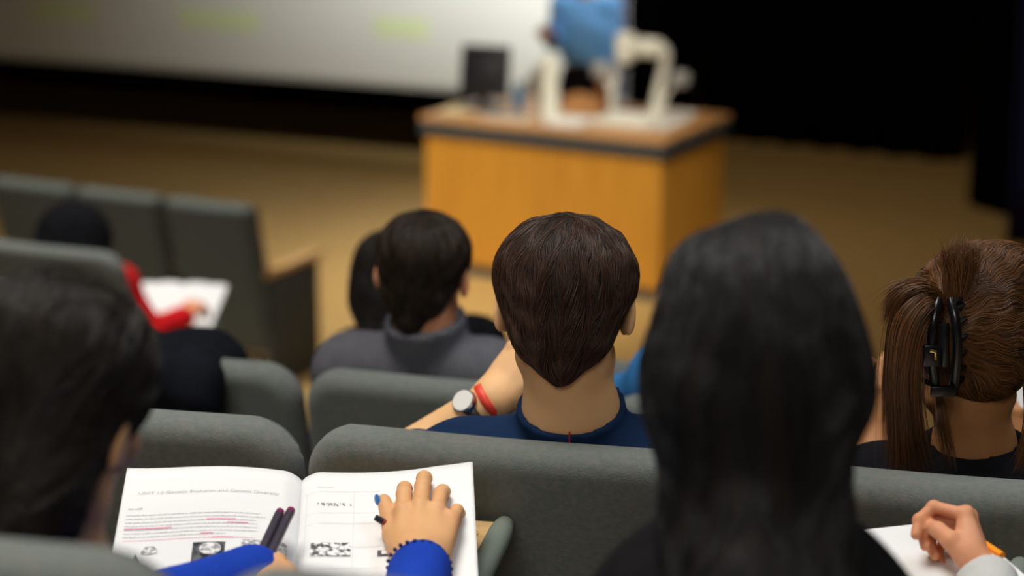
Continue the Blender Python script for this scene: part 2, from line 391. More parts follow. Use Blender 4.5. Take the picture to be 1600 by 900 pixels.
# the projector under the ceiling; unseen plates added to block its floor spill
LP0 = np.array((1.8, 9.0, 6.1)); pj = empty('projector', (1.8, 8.85, 6.0), 'grey ceiling projector aimed at the white screen', 'projector')
aim = np.array((1.9, 15.9, 2.2))-LP0; aim /= np.linalg.norm(aim); MP = Matrix([list(r) + [0] for r in frame0(aim)] + [[0, 0, 0, 1]]); MP.translation = Vector(LP0)
MB().box((-.22, -.5, -.10), (.22, -.08, .12), .02, M=MP).build('projector_body', METAL, pj, True)
MB().cyl(tuple(LP0-aim*.3), (LP0[0], LP0[1]-.25, 6.62), .025).build('ceiling_mount', METAL, pj, True)
pa0 = LP0+(np.array((*sl[:2], zb+.02))-LP0)/np.linalg.norm(np.array((*sl[:2], zb))-LP0)*.75; pb0 = LP0+(np.array((*sr[:2], zb+.02))-LP0)/np.linalg.norm(np.array((*sr[:2], zb))-LP0)*.75
ed = (pb0-pa0)/np.linalg.norm(pb0-pa0); pa0 = pa0-ed*.3; pb0 = pb0+ed*.9
th_ = aim*.006; V = [q+o for o in (0*th_, th_) for q in (pa0, pb0, pb0-np.array((0, 0, 1.1)), pa0-np.array((0, 0, 1.1)))]
pr0 = pb0-ed*.88; V2 = [q+o for o in (th_*1.5, th_*2.5) for q in (pr0+np.array((0, 0, 1.1)), pr0+ed*.9+np.array((0, 0, 1.1)), pr0+ed*.9-np.array((0, 0, .9)), pr0-np.array((0, 0, .9)))]
npmesh('spill_blocker', np.array(V2), [[0, 1, 2, 3], [7, 6, 5, 4], [0, 4, 5, 1], [1, 5, 6, 2], [2, 6, 7, 3], [3, 7, 4, 0]], METAL, pj, smooth=False)
npmesh('spill_blocker', np.array(V), [[0, 1, 2, 3], [7, 6, 5, 4], [0, 4, 5, 1], [1, 5, 6, 2], [2, 6, 7, 3], [3, 7, 4, 0]], METAL, pj, smooth=False)
# ------------------------------------------------------------------ lectern
LZ = 1.0
lf = Pz(654, 180, LZ); lr = Pz(1038, 219, LZ)
la = math.atan2((lr-lf)[1], (lr-lf)[0]); LW = float(np.linalg.norm((lr-lf)[:2])); LD = 1.0
lect = empty('lectern', ((lf[0]), (lf[1]), 0.0), 'large golden wooden lectern desk with a dark band under its top', 'lectern', rz=la)
MB().box((.025, .03, .07), (LW-.03, LD-.03, LZ-.115), .006).build('cabinet_body', LECT, lect, local=True)
MB().box((.005, .005, LZ-.12), (LW-.005, LD-.005, LZ-.041), .004).build('dark_band', BAND, lect, local=True)
MB().box((0, 0, LZ-.04), (LW, LD, LZ), .01).build('worktop', LECTT, lect, local=True)
MB().box((.05, .05, 0), (LW-.05, LD-.05, .072), .004).build('plinth', BAND, lect, local=True)
mbp = MB()
mbp.box((LW/2-.003, .026, .09), (LW/2+.003, .032, LZ-.12)); mbp.build('panel_joint', mat('joint', (.2, .09, .015), .7, .1), lect, local=True)
ML = Matrix.Translation((lf[0], lf[1], 0)) @ Matrix.Rotation(la, 4, 'Z')
def LP(u, v, z=0): return ML @ Vector((u, v, LZ+z))
def lthing(name, u, v, label, cat, rz=0, z=.001, group=None): 
    p = LP(u, v, z); o = empty(name, (0, 0, 0), label, cat, group); o.location = p; o.rotation_euler = (0, 0, la+rz); return o
# monitor, seen from behind
mo = lthing('computer_monitor', .24, .42, 'black computer monitor seen from behind on the left of the lectern', 'monitor', rz=.15)
R_ = Matrix.Translation((0, 0, .23)) @ Matrix.Rotation(-.18, 4, 'X')
MB().box((-.165, -.02, -.155), (.165, .015, .17), .012, M=R_).build('display', BLACKP, mo, True, local=True)
MB().box((-.09, -.05, -.10), (.09, -.018, .08), .014, M=R_).build('rear_housing', BLACKP, mo, True, local=True)
MB().box((-.035, -.045, .01), (.035, -.01, .2), .008).build('stand', BLACKP, mo, True, local=True)
MB().box((-.13, -.11, 0), (.13, .08, .015), .006).build('stand_base', BLACKP, mo, True, local=True)
bb = lthing('water_bottle', .46, .46, 'small blue drinks bottle beside the black monitor', 'bottle')
MB().cyl((0, 0, 0), (0, 0, .13), .036, bev=.008).cyl((0, 0, .13), (0, 0, .16), .034, .014).build('bottle_body', mat('blue_plastic', (.04, .16, .33), .35, .4), bb, True, local=True)
MB().cyl((0, 0, .16), (0, 0, .182), .015).build('bottle_cap', BLACKP, bb, True, local=True)
# tall white flask
fk = lthing('vacuum_flask', .80, .24, 'tall white flask standing left of the presenter on the lectern', 'flask')
MB().cyl((0, 0, 0), (0, 0, .33), .058, .052, n=28, bev=.008).build('flask_body', WHITEP, fk, True, local=True)
MB().cyl((0, 0, .331), (0, 0, .40), .046, .036, n=28, bev=.006).build('flask_lid', WHITEP, fk, True, local=True)
# papers and small things
def ppr(u, v, w, d, rz, label, n=1, z=.001, m=PAPER, name='paper_sheet'):
    p = LP(u, v, z+.002); mb = MB()
    for i in range(n): mb.box((-w/2, -d/2, i*.002), (w/2, d/2, i*.002+.0015), M=Matrix.Rotation(random.uniform(-.06, .06)*(n > 1), 4, 'Z'))
    o = mb.build(name, m); o.location = p; o.rotation_euler = (0, 0, la+rz); return tag(o, label, 'paper')
ppr(.13, .3, .21, .3, .2, 'cream sheet of paper at the left end of the lectern', m=mat('cream_paper', (.72, .6, .38), .8, .1))
ppr(.97, .2, .24, .3, .1, 'white stack of papers at the front of the lectern below the presenter', n=12)
ppr(1.53, .42, .1, .3, -.05, 'white stack of papers at the right edge of the lectern', n=10)
ppr(1.41, .80, .2, .26, .2, 'pale sheet of paper on the back right corner of the lectern', z=.001)
kb = lthing('keyboard', .53, .16, 'pale computer keyboard on the lectern in front of the white flask', 'keyboard')
MB().box((-.16, -.06, 0), (.16, .06, .014), .004).build('keyboard_body', WHITEP, kb, True, local=True)
mk = MB()
for r_ in range(5):
    for c_ in range(15): mk.box((-.152+c_*.0203, -.052+r_*.0205, .0145), (-.152+c_*.0203+.017, -.052+r_*.0205+.017, .019))
o = mk.build('key', GREYP, kb, local=True); o['kind'] = 'stuff'
ms = lthing('telephone', .56, .76, 'dark desk telephone behind the keyboard on the lectern', 'telephone')
MB().box((-.08, -.09, 0), (.08, .09, .04), .012).build('phone_body', BLACKP, ms, True, local=True)
MB().tube([(-.06, -.07, .06), (-.062, 0, .072), (-.06, .07, .06)], [.02, .014, .02]).build('handset', BLACKP, ms, True, local=True)
wb = lthing('storage_box', .87, .62, 'light brown wooden tray in front of the presenter on the lectern', 'tray')
tb = MB(); tb.box((-.13, -.09, 0), (.13, .09, .01)); tb.box((-.13, -.09, .01), (.13, -.08, .1)); tb.box((-.13, .08, .01), (.13, .09, .1)); tb.box((-.13, -.08, .01), (-.12, .08, .1)); tb.box((.12, -.08, .01), (.13, .08, .1))
tb.build('tray_body', mat('tray_wood', (.5, .26, .11), .6, .2), wb, local=True)
# document camera
dc = lthing('document_camera', 1.29, .36, 'white document camera with folding arms on the right of the lectern', 'document camera')
MB().box((-.19, -.13, 0), (.17, .15, .035), .012).build('base', WHITEP, dc, True, local=True)
MB().box((-.15, -.1, .036), (.13, .12, .06), .008).build('light_stage', mat('pale_stage', (.72, .73, .7), .5, .3), dc, True, local=True)
MB().tube(bez([(.12, .08, .05), (.15, .08, .2), (.195, .07, .38), (.20, .05, .46), (.15, .02, .5)], 20), .03, 12).build('main_arm', WHITEP, dc, True, local=True)
MB().box((-.085, -.07, .37), (.015, .06, .56), .035, seg=4).build('camera_head', WHITEP, dc, True, local=True)
MB().box((.02, -.04, .42), (.2, .06, .53), .035, seg=4).build('arm_joint', WHITEP, dc, True, local=True)
MB().cyl((-.035, -.005, .335), (-.035, -.005, .372), .035).build('lens', BLACKP, dc, True, local=True)
for s, p0, p1, p2 in ((-1, (-.14, .05, .04), (-.16, .05, .2), (-.22, .03, .30)), (1, (.15, .1, .04), (.2, .11, .2), (.28, .10, .27))):
    a_ = MB().tube(bez([p0, p1, p2], 10), .013, 10).build('lamp_arm', WHITEP, dc, True, local=True)
    MB().box((p2[0]-.05, p2[1]-.045, p2[2]-.03), (p2[0]+.06, p2[1]+.045, p2[2]+.06), .025, seg=3).build('lamp_head', GREYP, a_, True, local=True)
MB().tube(bez([(-.15, .06, .035), (-.13, .05, .2), (-.07, .03, .4), (-.05, .02, .45)], 14), .007, 8).build('cable', WHITEP, dc, True, local=True)
# ------------------------------------------------------------------ theatre seats
def seat_sdf(rc=.075, hw=.2725, hy=.048, zc_=.245, hz=.36):
    rec = math.radians(12)
    def f(p):
        x = p[:, 0]; y = p[:, 1]; z = p[:, 2]
        zc = z-.40; yy = y+zc*math.tan(rec)-.10-.16*x*x; zz = zc
        q = np.stack([np.abs(x)-(hw-rc), np.abs(zz-zc_)-(hz-rc)], 1)
        d2 = np.linalg.norm(np.maximum(q, 0), axis=1)+np.minimum(q.max(1), 0)-rc
        rr = .036
        wv = np.stack([d2+rr, np.abs(yy)-(hy-rr)], 1)
        d = np.minimum(wv.max(1), 0)+np.linalg.norm(np.maximum(wv, 0), axis=1)-rr
        return d
    return f
def seat_proto(rc=.075, h=.006, al=0., SEAT=SEAT, SEATD=SEATD, **kw):
    t = empty('theatre_seat', (0, 0, 0))
    f = seat_sdf(rc, **kw)
    # rear upholstered panel and the front cushion, split by a seam down the side
    def cut(p): return p[:, 1]+(p[:, 2]-.40)*math.tan(math.radians(12))-.10-.16*p[:, 0]**2
    V, F = surf(lambda p: np.maximum(f(p), cut(p)-.012), (-.3, -.22, .15), (.3, .25, 1.05), h)
    npmesh('back_panel', V, F, SEAT, t, local=True)
    V, F = surf(lambda p: np.maximum(f(p)+.004, .0125-cut(p)), (-.3, -.22, .15), (.3, .25, 1.05), h)
    npmesh('back_cushion', V, F, SEATD, t, local=True)
    V, F = surf(lambda p: rbox(p, (0, .36, .42), (.235, .23, .055), .045)+.02*p[:, 0]**2*10*.02, (-.3, .1, .3), (.3, .65, .5), .008)
    npmesh('seat_cushion', V, F, SEAT, t, local=True)
    MB().box((-.2, .18, .33), (.2, .5, .36), .008).build('seat_pan', METAL, t, True, local=True)
    for s in (-1, 1):
        l = MB().box((s*.262-.014, .08, .0), (s*.262+.014, .40+al, .60), .008).build('side_panel', SEATD, t, True, local=True)
        MB().box((s*.262-.016, .06, .0), (s*.262+.016, .44+al, .025), .004).build('foot', METAL, l, True, local=True)
        MB().box((s*.262-(.017 if s > 0 and not al else .017+al*.2), .06, .605), (s*.262+.017, .43+al*1.2, .645), .01).build('armrest', WOODL, t, True, local=True)
    return t
SEATS = []
proto_seat = seat_proto()
used = [False]
def put_seat(loc, a, label, group, proto=proto_seat, flag=used, tip=False):
    o = proto if not flag[0] else copy_tree(proto)
    flag[0] = True; o.location = tuple(loc); o.rotation_euler = (0, 0, -math.radians(a)); tag(o, label, 'seat', group); SEATS.append(o)
    return o
FRONTP = []
def rowpos(px, py, ytop, zf, a, k, pitch=.56):
    "seat k seats to the right of the one whose back top centre is seen at px,py"
    t = P(px, py, ytop); a = math.radians(a)
    d = np.array([math.cos(a), -math.sin(a)]); n = np.array([math.sin(a), math.cos(a)])
    # top of back sits .028 behind the origin
    return (t[0]+d[0]*pitch*k+n[0]*.028, t[1]+d[1]*pitch*k+n[1]*.028, zf)
# row 1, right behind the nearest heads
g1 = 'seats in the nearest row'
put_seat(rowpos(-240, 858, 1.47, FL1, 15, 0), 15, 'nearest grey seat, its top edge crossing the bottom left corner', g1)
put_seat(rowpos(-240, 858, 1.47, FL1, 15, 1), 15, 'grey seat of the woman with long black hair, hidden below the frame', g1)
g2 = 'seats in the second row'
for k, lb in ((-1, 'grey fabric seat beyond the left page of the open textbook, with a side seam'), (0, 'grey fabric seat back behind the man in the navy t-shirt'), (1, 'grey fabric seat back behind the woman with the hair claw')):
    put_seat(rowpos(782, 693, 2.56, FL2, 14, k), 14, lb, g2)
g3 = 'seats in the third row'
for k, lb in ((-1, 'dark grey seat left of the gap beside the man in the grey sweater'), (0, 'grey seat back behind the man in the grey ribbed sweater'), (1, 'grey seat beyond the navy t-shirt man\'s right shoulder')):
    put_seat(rowpos(698, 605, 3.50, FL3, 16, k), 16, lb, g3)
put_seat(rowpos(-15, 405, 5.0, FL4, 24, 0), 24, 'grey seat whose top edge shows between the two black heads at the left', 'seats in the fourth row')
put_seat(rowpos(-15, 405, 5.0, FL4, 24, 3), 24, 'dark seat hidden behind the man in the grey sweater', 'seats in the fourth row')
put_seat(rowpos(75, 465, 6.3, FL5, 22, 0), 22, 'seat of the person in the red top', 'seats in the fifth row')
g6 = 'front row seats on the stage floor'
proto_front = seat_proto(rc=.035, h=.009, al=.16, hw=.256, hy=.07, zc_=.20, hz=.405, SEAT=mat('seat_fabric_dimmed', (.085, .105, .115), .95, .15, noise=(.10, .115, .125), scale=80), SEATD=mat('seat_side_fabric_dimmed', (.06, .068, .075), .95, .15, noise=(.07, .078, .085), scale=80)); used_front = [False]  # same seat fabrics; darker, bluer colour counters the floor's bounce light
for k, lb in ((-2, 'front row seat cut by the left edge of the photo'), (-1, 'front row seat behind the black-haired head of the person in red'), (0, 'front row seat at the aisle end with a wooden armrest')):
    put_seat(rowpos(328, 327, 10.15, 0.0, 26, k), 26, lb, g6, proto_front, used_front)
# ================================================================== PEOPLE
def hand_parts(M, o, side=-1, curl=((20, 30, 20),)*4, spread=(8, 2, -4, -10), thumb=None, s=1.0, arm=None, flen=1., fr=1.):
    """distance field of a hand: M 3x3 (columns: thumb-ward negative x, finger direction, back of hand), o wrist, side -1 right hand, 1 left hand
    (right hand: thumb at local -x).  Returns f(p) and named points"""
    M = np.array(M, float); fx = 1 if side == -1 else -1
    def W(q): q = np.array(q, float)*s; q[0] *= fx; return o+M@q
    kn = [(-.027, .083, .0), (-.007, .089, .004), (.0135, .084, .002), (.032, .074, -.003)]
    ln = [(.041, .026, .021), (.046, .029, .022), (.042, .027, .021), (.033, .020, .019)]
    rd = [.0092, .0094, .0088, .0076]
    ln = [tuple(q*flen for q in t) for t in ln]; rd = [q*fr for q in rd]; fingers = []; pts = {}
    for i in range(4):
        p = np.array(kn[i]); th = 0; a = math.radians(spread[i]); ch = [p.copy()]
        for j in range(3):
            th += math.radians(curl[i][j]); L = ln[i][j]
            p = p+np.array([-math.sin(a)*math.cos(th), math.cos(a)*math.cos(th), -math.sin(th)])*L; ch.append(p.copy())
        fingers.append((ch, rd[i]))
    th_ = thumb or [(-.022, .020, -.008), (-.040, .045, -.020), (-.046, .072, -.026), (-.044, .094, -.030)]
    chT = [np.array(q) for q in th_]
    segs = []
    for ch, r in fingers: segs.append([(W(ch[j]), W(ch[j+1]), r*(1-.07*j)*s, r*(1-.07*(j+1))*s) for j in range(3)])
    tseg = [(W(chT[0]), W(chT[1]), .0155*s, .0125*s), (W(chT[1]), W(chT[2]), .0118*s, .0108*s), (W(chT[2]), W(chT[3]), .0108*s, .0085*s)]
    palm = [(W((-.016, .004, 0)), W(kn[0]), .0165*s, .0115*s), (W((-.004, .002, .002)), W(kn[1]), .017*s, .012*s), (W((.008, .002, .0)), W(kn[2]), .0165*s, .0115*s), (W((.018, .006, -.003)), W(kn[3]), .015*s, .0105*s), (W((-.026, .03, -.010)), W((-.022, .06, -.006)), .0145*s, .012*s)]
    bump = [W(np.array(k)+np.array([0, .003, .004])) for k in kn]
    def f(p):
        d = cap(p, *palm[0])
        for q in palm[1:]: d = smin(d, cap(p, *q), .009*s)
        d = smin(d, ell(p, W((0, .045, -.002)), np.array((.034, .042, .0135))*s, M), .010*s)
        for b in bump: d = smin(d, np.linalg.norm(p-b, axis=1)-.0085*s, .008*s)
        if arm is not None: d = smin(d, cap(p, arm, o, .031*s, .0245*s), .022*s)
        for sg in segs:
            e = cap(p, *sg[0]); e = smin(e, cap(p, *sg[1]), .002); e = smin(e, cap(p, *sg[2]), .002)
            for q in (sg[0][1], sg[1][1]): e = smin(e, np.linalg.norm(p-q, axis=1)-sg[1][2]*1.03, .003)
            d = smin(d, e, .0035)
        e = cap(p, *tseg[0]); e = smin(e, cap(p, *tseg[1]), .004); e = smin(e, cap(p, *tseg[2]), .003)
        return smin(d, e, .008)
    allp = np.array([q for sg in segs for t in sg for q in t[:2]]+[q for t in tseg for q in t[:2]]+[o]+([arm] if arm is not None else []))
    pts['tips'] = [sg[2][1] for sg in segs]; pts['dip'] = [sg[2][0] for sg in segs]; pts['thumb'] = (tseg[2][0], tseg[2][1]); pts['W'] = W; pts['segs'] = segs
    return f, allp.min(0)-.04, allp.max(0)+.04, pts
def frame(y, up):
    y = np.array(y, float); y /= np.linalg.norm(y); up = np.array(up, float); z = up-y*(up@y); z /= np.linalg.norm(z); x = np.cross(y, z)
    return np.stack([x, y, z], 1)
def nails(hp, M, parent, m, which=(0, 1, 2, 3), thumb=False, s=1.):
    pass
def head_sdf(c, R, s=1.0, ears=True, earx=.082):
    c = np.array(c, float); R = np.array(R)
    def f(P_):
        p = (P_-c)@R/s
        d = ell(p, (0, -.012, .024), (.074, .092, .077)); d = smin(d, ell(p, (0, .028, -.03), (.060, .060, .078)), .03)
        d = smin(d, ell(p, (0, .058, -.088), (.030, .026, .022)), .03)                 # chin
        d = smin(d, ell(p, (0, .078, .018), (.052, .016, .012)), .02)                  # brow
        for sx in (-1, 1):
            d = smin(d, ell(p, (sx*.038, .062, -.022), (.022, .018, .018)), .02)       # cheek
            d = smax(d, -ell(p, (sx*.031, .094, .000), (.017, .012, .012)), .012)      # socket
            d = smin(d, ell(p, (sx*.031, .076, .000), (.013, .013, .012)), .004)       # eye
            d = smin(d, ell(p, (sx*.046, .012, -.078), (.018, .035, .018)), .025)      # jaw
        d = smin(d, cap(p, (0, .085, .005), (0, .104, -.028), .007, .0105), .012)      # nose
        for sx in (-1, 1): d = smin(d, ell(p, (sx*.012, .096, -.032), (.008, .009, .007)), .006)
        d = smin(d, ell(p, (0, .087, -.052), (.022, .010, .0055)), .006); d = smin(d, ell(p, (0, .085, -.063), (.019, .010, .006)), .005)
        if ears:
            for sx in (-1, 1):
                Re = np.array(Matrix.Rotation(sx*math.radians(26), 3, 'Z') @ Matrix.Rotation(math.radians(-12), 3, 'X'))
                e = ell(p, (sx*earx, -.006, -.016), (.0075, .0195, .033), Re)
                e = smax(e, -ell(p, (sx*(earx+.009), .000, -.010), (.006, .0115, .021), Re), .004)
                e = smin(e, ell(p, (sx*(earx-.004), .006, -.039), (.006, .009, .010)), .006)
                d = smin(d, e, .006)
        return d*s
    return f
def torso_fn(J, infl=0., arms=(1, 1), upto=(1., 1.), k=.03, armr=(.047, .038, .040, .027), chest=(.165, .10, .20), trap=.045):
    Rb = Rm(J['yaw'])
    L, R_, nk, ch, pv = [np.array(J[q], float) for q in ('shl', 'shr', 'neck', 'chest', 'pelvis')]
    def f(p):
        # chest and belly follow the line from the pelvis to the neck
        ax = (nk-pv); ax /= np.linalg.norm(ax); yv = np.array(Rb[:, 1])-ax*(Rb[:, 1]@ax); yv /= np.linalg.norm(yv); xv = np.cross(yv, ax); RT = np.stack([xv, yv, ax], 1)
        d = ell(p, ch, np.array(chest)+infl, RT); d = smin(d, ell(p, pv, np.array((.17, .125, .13))+infl, RT), .07)
        d = smin(d, ell(p, (ch+pv)/2, np.array((chest[0]*.86, chest[1]*1.0, .2))+infl, RT), .05)
        d = smin(d, cap(p, L*.85+R_*.15, R_*.85+L*.15, .052+infl, .052+infl), .04)
        for q in (L, R_): d = smin(d, cap(p, nk*.8+ch*.2, q*.9+nk*.1, trap+infl, .042+infl), .035); d = smin(d, np.linalg.norm(p-q, axis=1)-.054-infl, .03)
        for i, (a, b, c) in enumerate(((J['shl'], J['ell'], J['wrl']), (J['shr'], J['elr'], J['wrr']))):
            if not arms[i]: continue
            a, b, c = [np.array(t, float) for t in (a, b, c)]; u = upto[i]
            if u <= 1: d = smin(d, cap(p, a, a+(b-a)*u, armr[0]+infl, armr[0]+(armr[1]-armr[0])*u+infl), k)
            else:
                d = smin(d, cap(p, a, b, armr[0]+infl, armr[1]+infl), k); t = u-1
                d = smin(d, cap(p, b, b+(c-b)*t, armr[2]+infl, armr[2]+(armr[3]-armr[2])*t+infl), .02)
        return d
    return f
def bounds(pts, m): pts = np.array(pts, float); return pts.min(0)-m, pts.max(0)+m
def person(name, label, J, skin, shirt, trousers, headkw={}, neckr=(.051, .057), sleeves=(2.0, 2.0), shirtname='sweater', hands=(None, None), folds=(.003, 30), h=.006, collar=.066, group=None, seated=True, floor=0, infl=.013, collar_tube=.006, chest=(.165, .10, .20), armr=(.047, .038, .040, .027), nape=None, trap=.045, cutz=.0, hem=None):
    pv = np.array(J['pelvis'], float); hc = np.array(J['head'], float); R = np.array(J['R']); s = J.get('s', 1.)
    root = empty(name, (pv[0], pv[1], floor), label, 'person', group)
    nk = np.array(J['neck'], float); hf = head_sdf(hc, R, s, **headkw); top = hc+R@(np.array((0, -.022, -.055))*s)
    def hn(p):
        d = smin(hf(p), cap(p, top, nk, neckr[0], neckr[1]), .022)
        return smin(d, cap(p, nk, nk*.6+np.array(J['chest'])*.4, neckr[1], .048), .03)
    lo, hi = bounds([hc-.135, hc+.135, nk], .07)
    parts = [surf(hn, lo, hi, .0035)]
    tf = torso_fn(J, 0., armr=armr, chest=chest, upto=(2., 2.), trap=trap)
    lo, hi = bounds([J[q] for q in ('shl', 'shr', 'ell', 'elr', 'wrl', 'wrr', 'chest', 'pelvis', 'neck')], .2)
    parts.append(surf(lambda p: tf(p), lo, hi, .009 if sleeves[0] > 1.5 else .006))
    hps = []
    for i, (hs, side) in enumerate(zip(hands, (1, -1))):
        o = np.array(J['wrl' if i == 0 else 'wrr'], float); e = np.array(J['ell' if i == 0 else 'elr'], float)
        kw = dict(hs or {}); up = kw.pop('up', (0, 0, 1)); dr = kw.pop('dir', None); hh = kw.pop('h', .0035)
        y = np.array(dr, float) if dr is not None else o-e; M = frame(y, up)
        arm = o+(e-o)/np.linalg.norm(e-o)*.09
        f, a, b, pt = hand_parts(M, o, side, arm=arm, **kw); parts.append(surf(f, a, b, hh)); pt['M'] = M; hps.append(pt)
    V, F = joinm(parts); npmesh('body', V, F, skin, root)
    # garment
    sf = torso_fn(J, infl, upto=sleeves, armr=armr, chest=chest, trap=trap)
    ax = nk-np.array(J['chest'], float); ax /= np.linalg.norm(ax); ax2 = (top-nk)/np.linalg.norm(top-nk); axn = ax+ax2*1.2; axn /= np.linalg.norm(axn)
    def garment(p):
        d = sf(p)+wob(p, folds[1], folds[0])
        q = p-nk; hh_ = q@axn; rad = np.linalg.norm(q-hh_[:, None]*axn, axis=1)
        # collar: a raised band round the neck, opened for the neck itself
        hc_ = .5*(.012+cutz); wall = np.maximum(np.abs(rad-collar)-collar_tube*.6, np.abs(hh_-hc_+.012)-hc_-.012)-collar_tube*.4
        d = smin(d, wall, .014)
        d = smax(d, -np.maximum(rad-(collar-collar_tube), .002-hh_), .003)
        return d if hem is None else np.maximum(d, hem-p[:, 2])
    lo, hi = bounds([J[q] for q in ('shl', 'shr', 'ell', 'elr', 'wrl', 'wrr', 'chest', 'pelvis', 'neck')], .22)
    V, F = surf(garment, lo, hi, h)
    g = npmesh(shirtname, V, F, shirt, root)
    # legs
    if seated:
        fy = Rm(J['yaw'])[:, 1]; fx = Rm(J['yaw'])[:, 0]; seg = []; shoes = []
        for sx in (-1, 1):
            hip = pv+fx*sx*.09+np.array((0, 0, -.03)); kn = hip+fy*.41+fx*sx*.03+np.array((0, 0, -.02)); an = kn-fy*.03+np.array((0, 0, -(kn[2]-floor-.09)))
            seg.append((hip, kn, an)); shoes.append(an)
    else:
        fy = Rm(J['yaw'])[:, 1]; fx = Rm(J['yaw'])[:, 0]; seg = []; shoes = []
        for sx in (-1, 1):
            hip = pv+fx*sx*.09; kn = np.array((hip[0]+fx[0]*sx*.02, hip[1]+fx[1]*sx*.02, floor+.48)); an = np.array((kn[0], kn[1], floor+.09)); seg.append((hip, kn, an)); shoes.append(an)
    def tr(p):
        d = ell(p, pv+np.array((0, 0, -.02)), (.175, .135, .12) if seated else (.185, .15, .24), Rm(J['yaw']))
        for a, b, c in seg: d = smin(d, smin(cap(p, a, b, .088, .062), cap(p, b, c, .062, .05), .02), .04)
        return d+wob(p, 25, .003)
    lo, hi = bounds([q for t in seg for q in t]+[pv], .15)
    V, F = surf(tr, lo, hi, .012); npmesh('trousers', V, F, trousers, root)
    for an in shoes:
        c = an+fy*.05+np.array((0, 0, -.045))
        V, F = surf(lambda p: np.maximum(smin(ell(p, c, (.045, .135, .05), Rm(J['yaw'])), cap(p, an, an-np.array((0, 0, .03)), .042, .045), .02), floor+.004-p[:, 2]), c-.17, c+.17, .009); npmesh('shoe', V, F, METAL, root)
    return root, hn, hps
def lerp(a, b, t): return np.array(a)*(1-t)+np.array(b)*t
def nail(parent, name, tip, dip, back, m, w=.0065, l=.011):
    d = tip-dip; d /= np.linalg.norm(d); M = frame(d, back); c = tip+d*.001+M[:, 2]*.0066
    V, F = surf(lambda p: ell(p, c, (w, l, .0022), M), c-.02, c+.02, .0012)
    return npmesh(name, V, F, m, parent)
def hair(name, root, sdf, lo, hi, m, flow, N, L, n=10, h=.004, rad=.0004, off=(-.001, .002), jit=.25, under=HBASE, wfun=None):
    V, F = surf(sdf, lo, hi, h); o = npmesh(name, V, F, under, root)
    Wt = None
    if wfun is not None: Wt = wfun(V); Wt = Wt/Wt.sum()
    pa = comb(sdf, V, flow, N, n, L, off, jit, Wt)
    strands('hair_strands', pa, rad, m, o) if False else None
    s_ = strands('hair_strands', pa, rad, m, root)
    return o, s_
def local(fn, c, R, s=1.): 
    c = np.array(c, float); R = np.array(R); return lambda p: fn((p-c)@R/s)*s
def flow_local(fn, c, R):
    c = np.array(c, float); R = np.array(R); return lambda p: fn((p-c)@R)@R.T
def short_hair(full=1.0, nape=-.084, asym=0.):
    def f(p):
        d = ell(p, (0, -.012, .026), (.093*full, .106, .082)); d = smin(d, ell(p, (0, -.042, -.022), (.066*full, .062, .064)), .03)
        d = smin(d, cap(p, (0, -.058, -.045), (asym, -.064, nape), .044, .027), .02); d = smin(d, ell(p, (0, -.050, -.052), (.062, .042, .040)), .02)
        d = smax(d, p[:, 1]-.062+.25*np.maximum(-p[:, 2]+.02, 0), .02)                         # open face
        for sx in (-1, 1): d = smax(d, -ell(p, (sx*.104, .004, -.052), (.036, .050, .060)), .008)   # cut round the ears
        return d+.0014*np.sin(p[:, 0]*150+2*np.sin(p[:, 2]*34))*np.sin(p[:, 2]*30+p[:, 1]*60)
    return f
def short_flow(crown, side=.0):
    c = np.array(crown)
    def f(p):
        v = p-c; v /= np.linalg.norm(v, axis=1)[:, None]+1e-6
        sw = np.cross(v, np.array([0, 0, 1.])); return v*1.0+np.array([0, -.1, -.9])+sw*.25+np.stack([-p[:, 0]*4*(p[:, 2] < -.03), 0*p[:, 0], 0*p[:, 0]], 1)
    return f
# ---------------------------------------------------------------- man in the navy t-shirt, second row
R1 = Rm(-6, 16, 0); H1 = P(884, 464, 2.64)
J = dict(head=H1, R=R1, neck=P(893, 648, 2.63), chest=P(893, 652, 2.63)+np.array((0, .10, -.23)), pelvis=np.array((P(880, 693, 2.80)[0], 2.90, FL2+.57)), yaw=-12,
         shl=P(715, 738, 2.66), shr=P(1048, 738, 2.60), ell=P(622, 726, 2.80), elr=P(1110, 900, 2.80), wrl=P(770, 622, 2.80), wrr=P(1010, 860, 3.0), s=1.02)
NAVY = mat('navy_cotton', (.007, .021, .062), .9, .1, noise=(.009, .026, .075), scale=30, bump=.35, bscale=45)
JEAN = mat('dark_denim', (.012, .014, .022), .9, .1, noise=(.018, .02, .03), scale=60)
man, hn1, hp1 = person('person', 'man with short brown hair in a navy t-shirt, cheek resting on his left hand', J, SKIN_B, NAVY, JEAN, sleeves=(.62, .7), shirtname='t_shirt',
    neckr=(.057, .060), hands=(dict(dir=P(826, 560, 2.82)-P(770, 622, 2.80), up=(-.5, -.75, .3), curl=((35, 60, 40),)*4, h=.003), None), floor=FL2, h=.005, folds=(.0026, 38), collar=.069, collar_tube=.005, cutz=.004, trap=.036)
hs = local(short_hair(1.0), H1, R1, 1.03)
hair('short_hair', man, hs, H1-.17, H1+.17, HBROWN, flow_local(short_flow((.005, -.045, .125)), H1, R1), 13000, (.03, .062), rad=.00042, off=(.0, .0035), jit=.3)
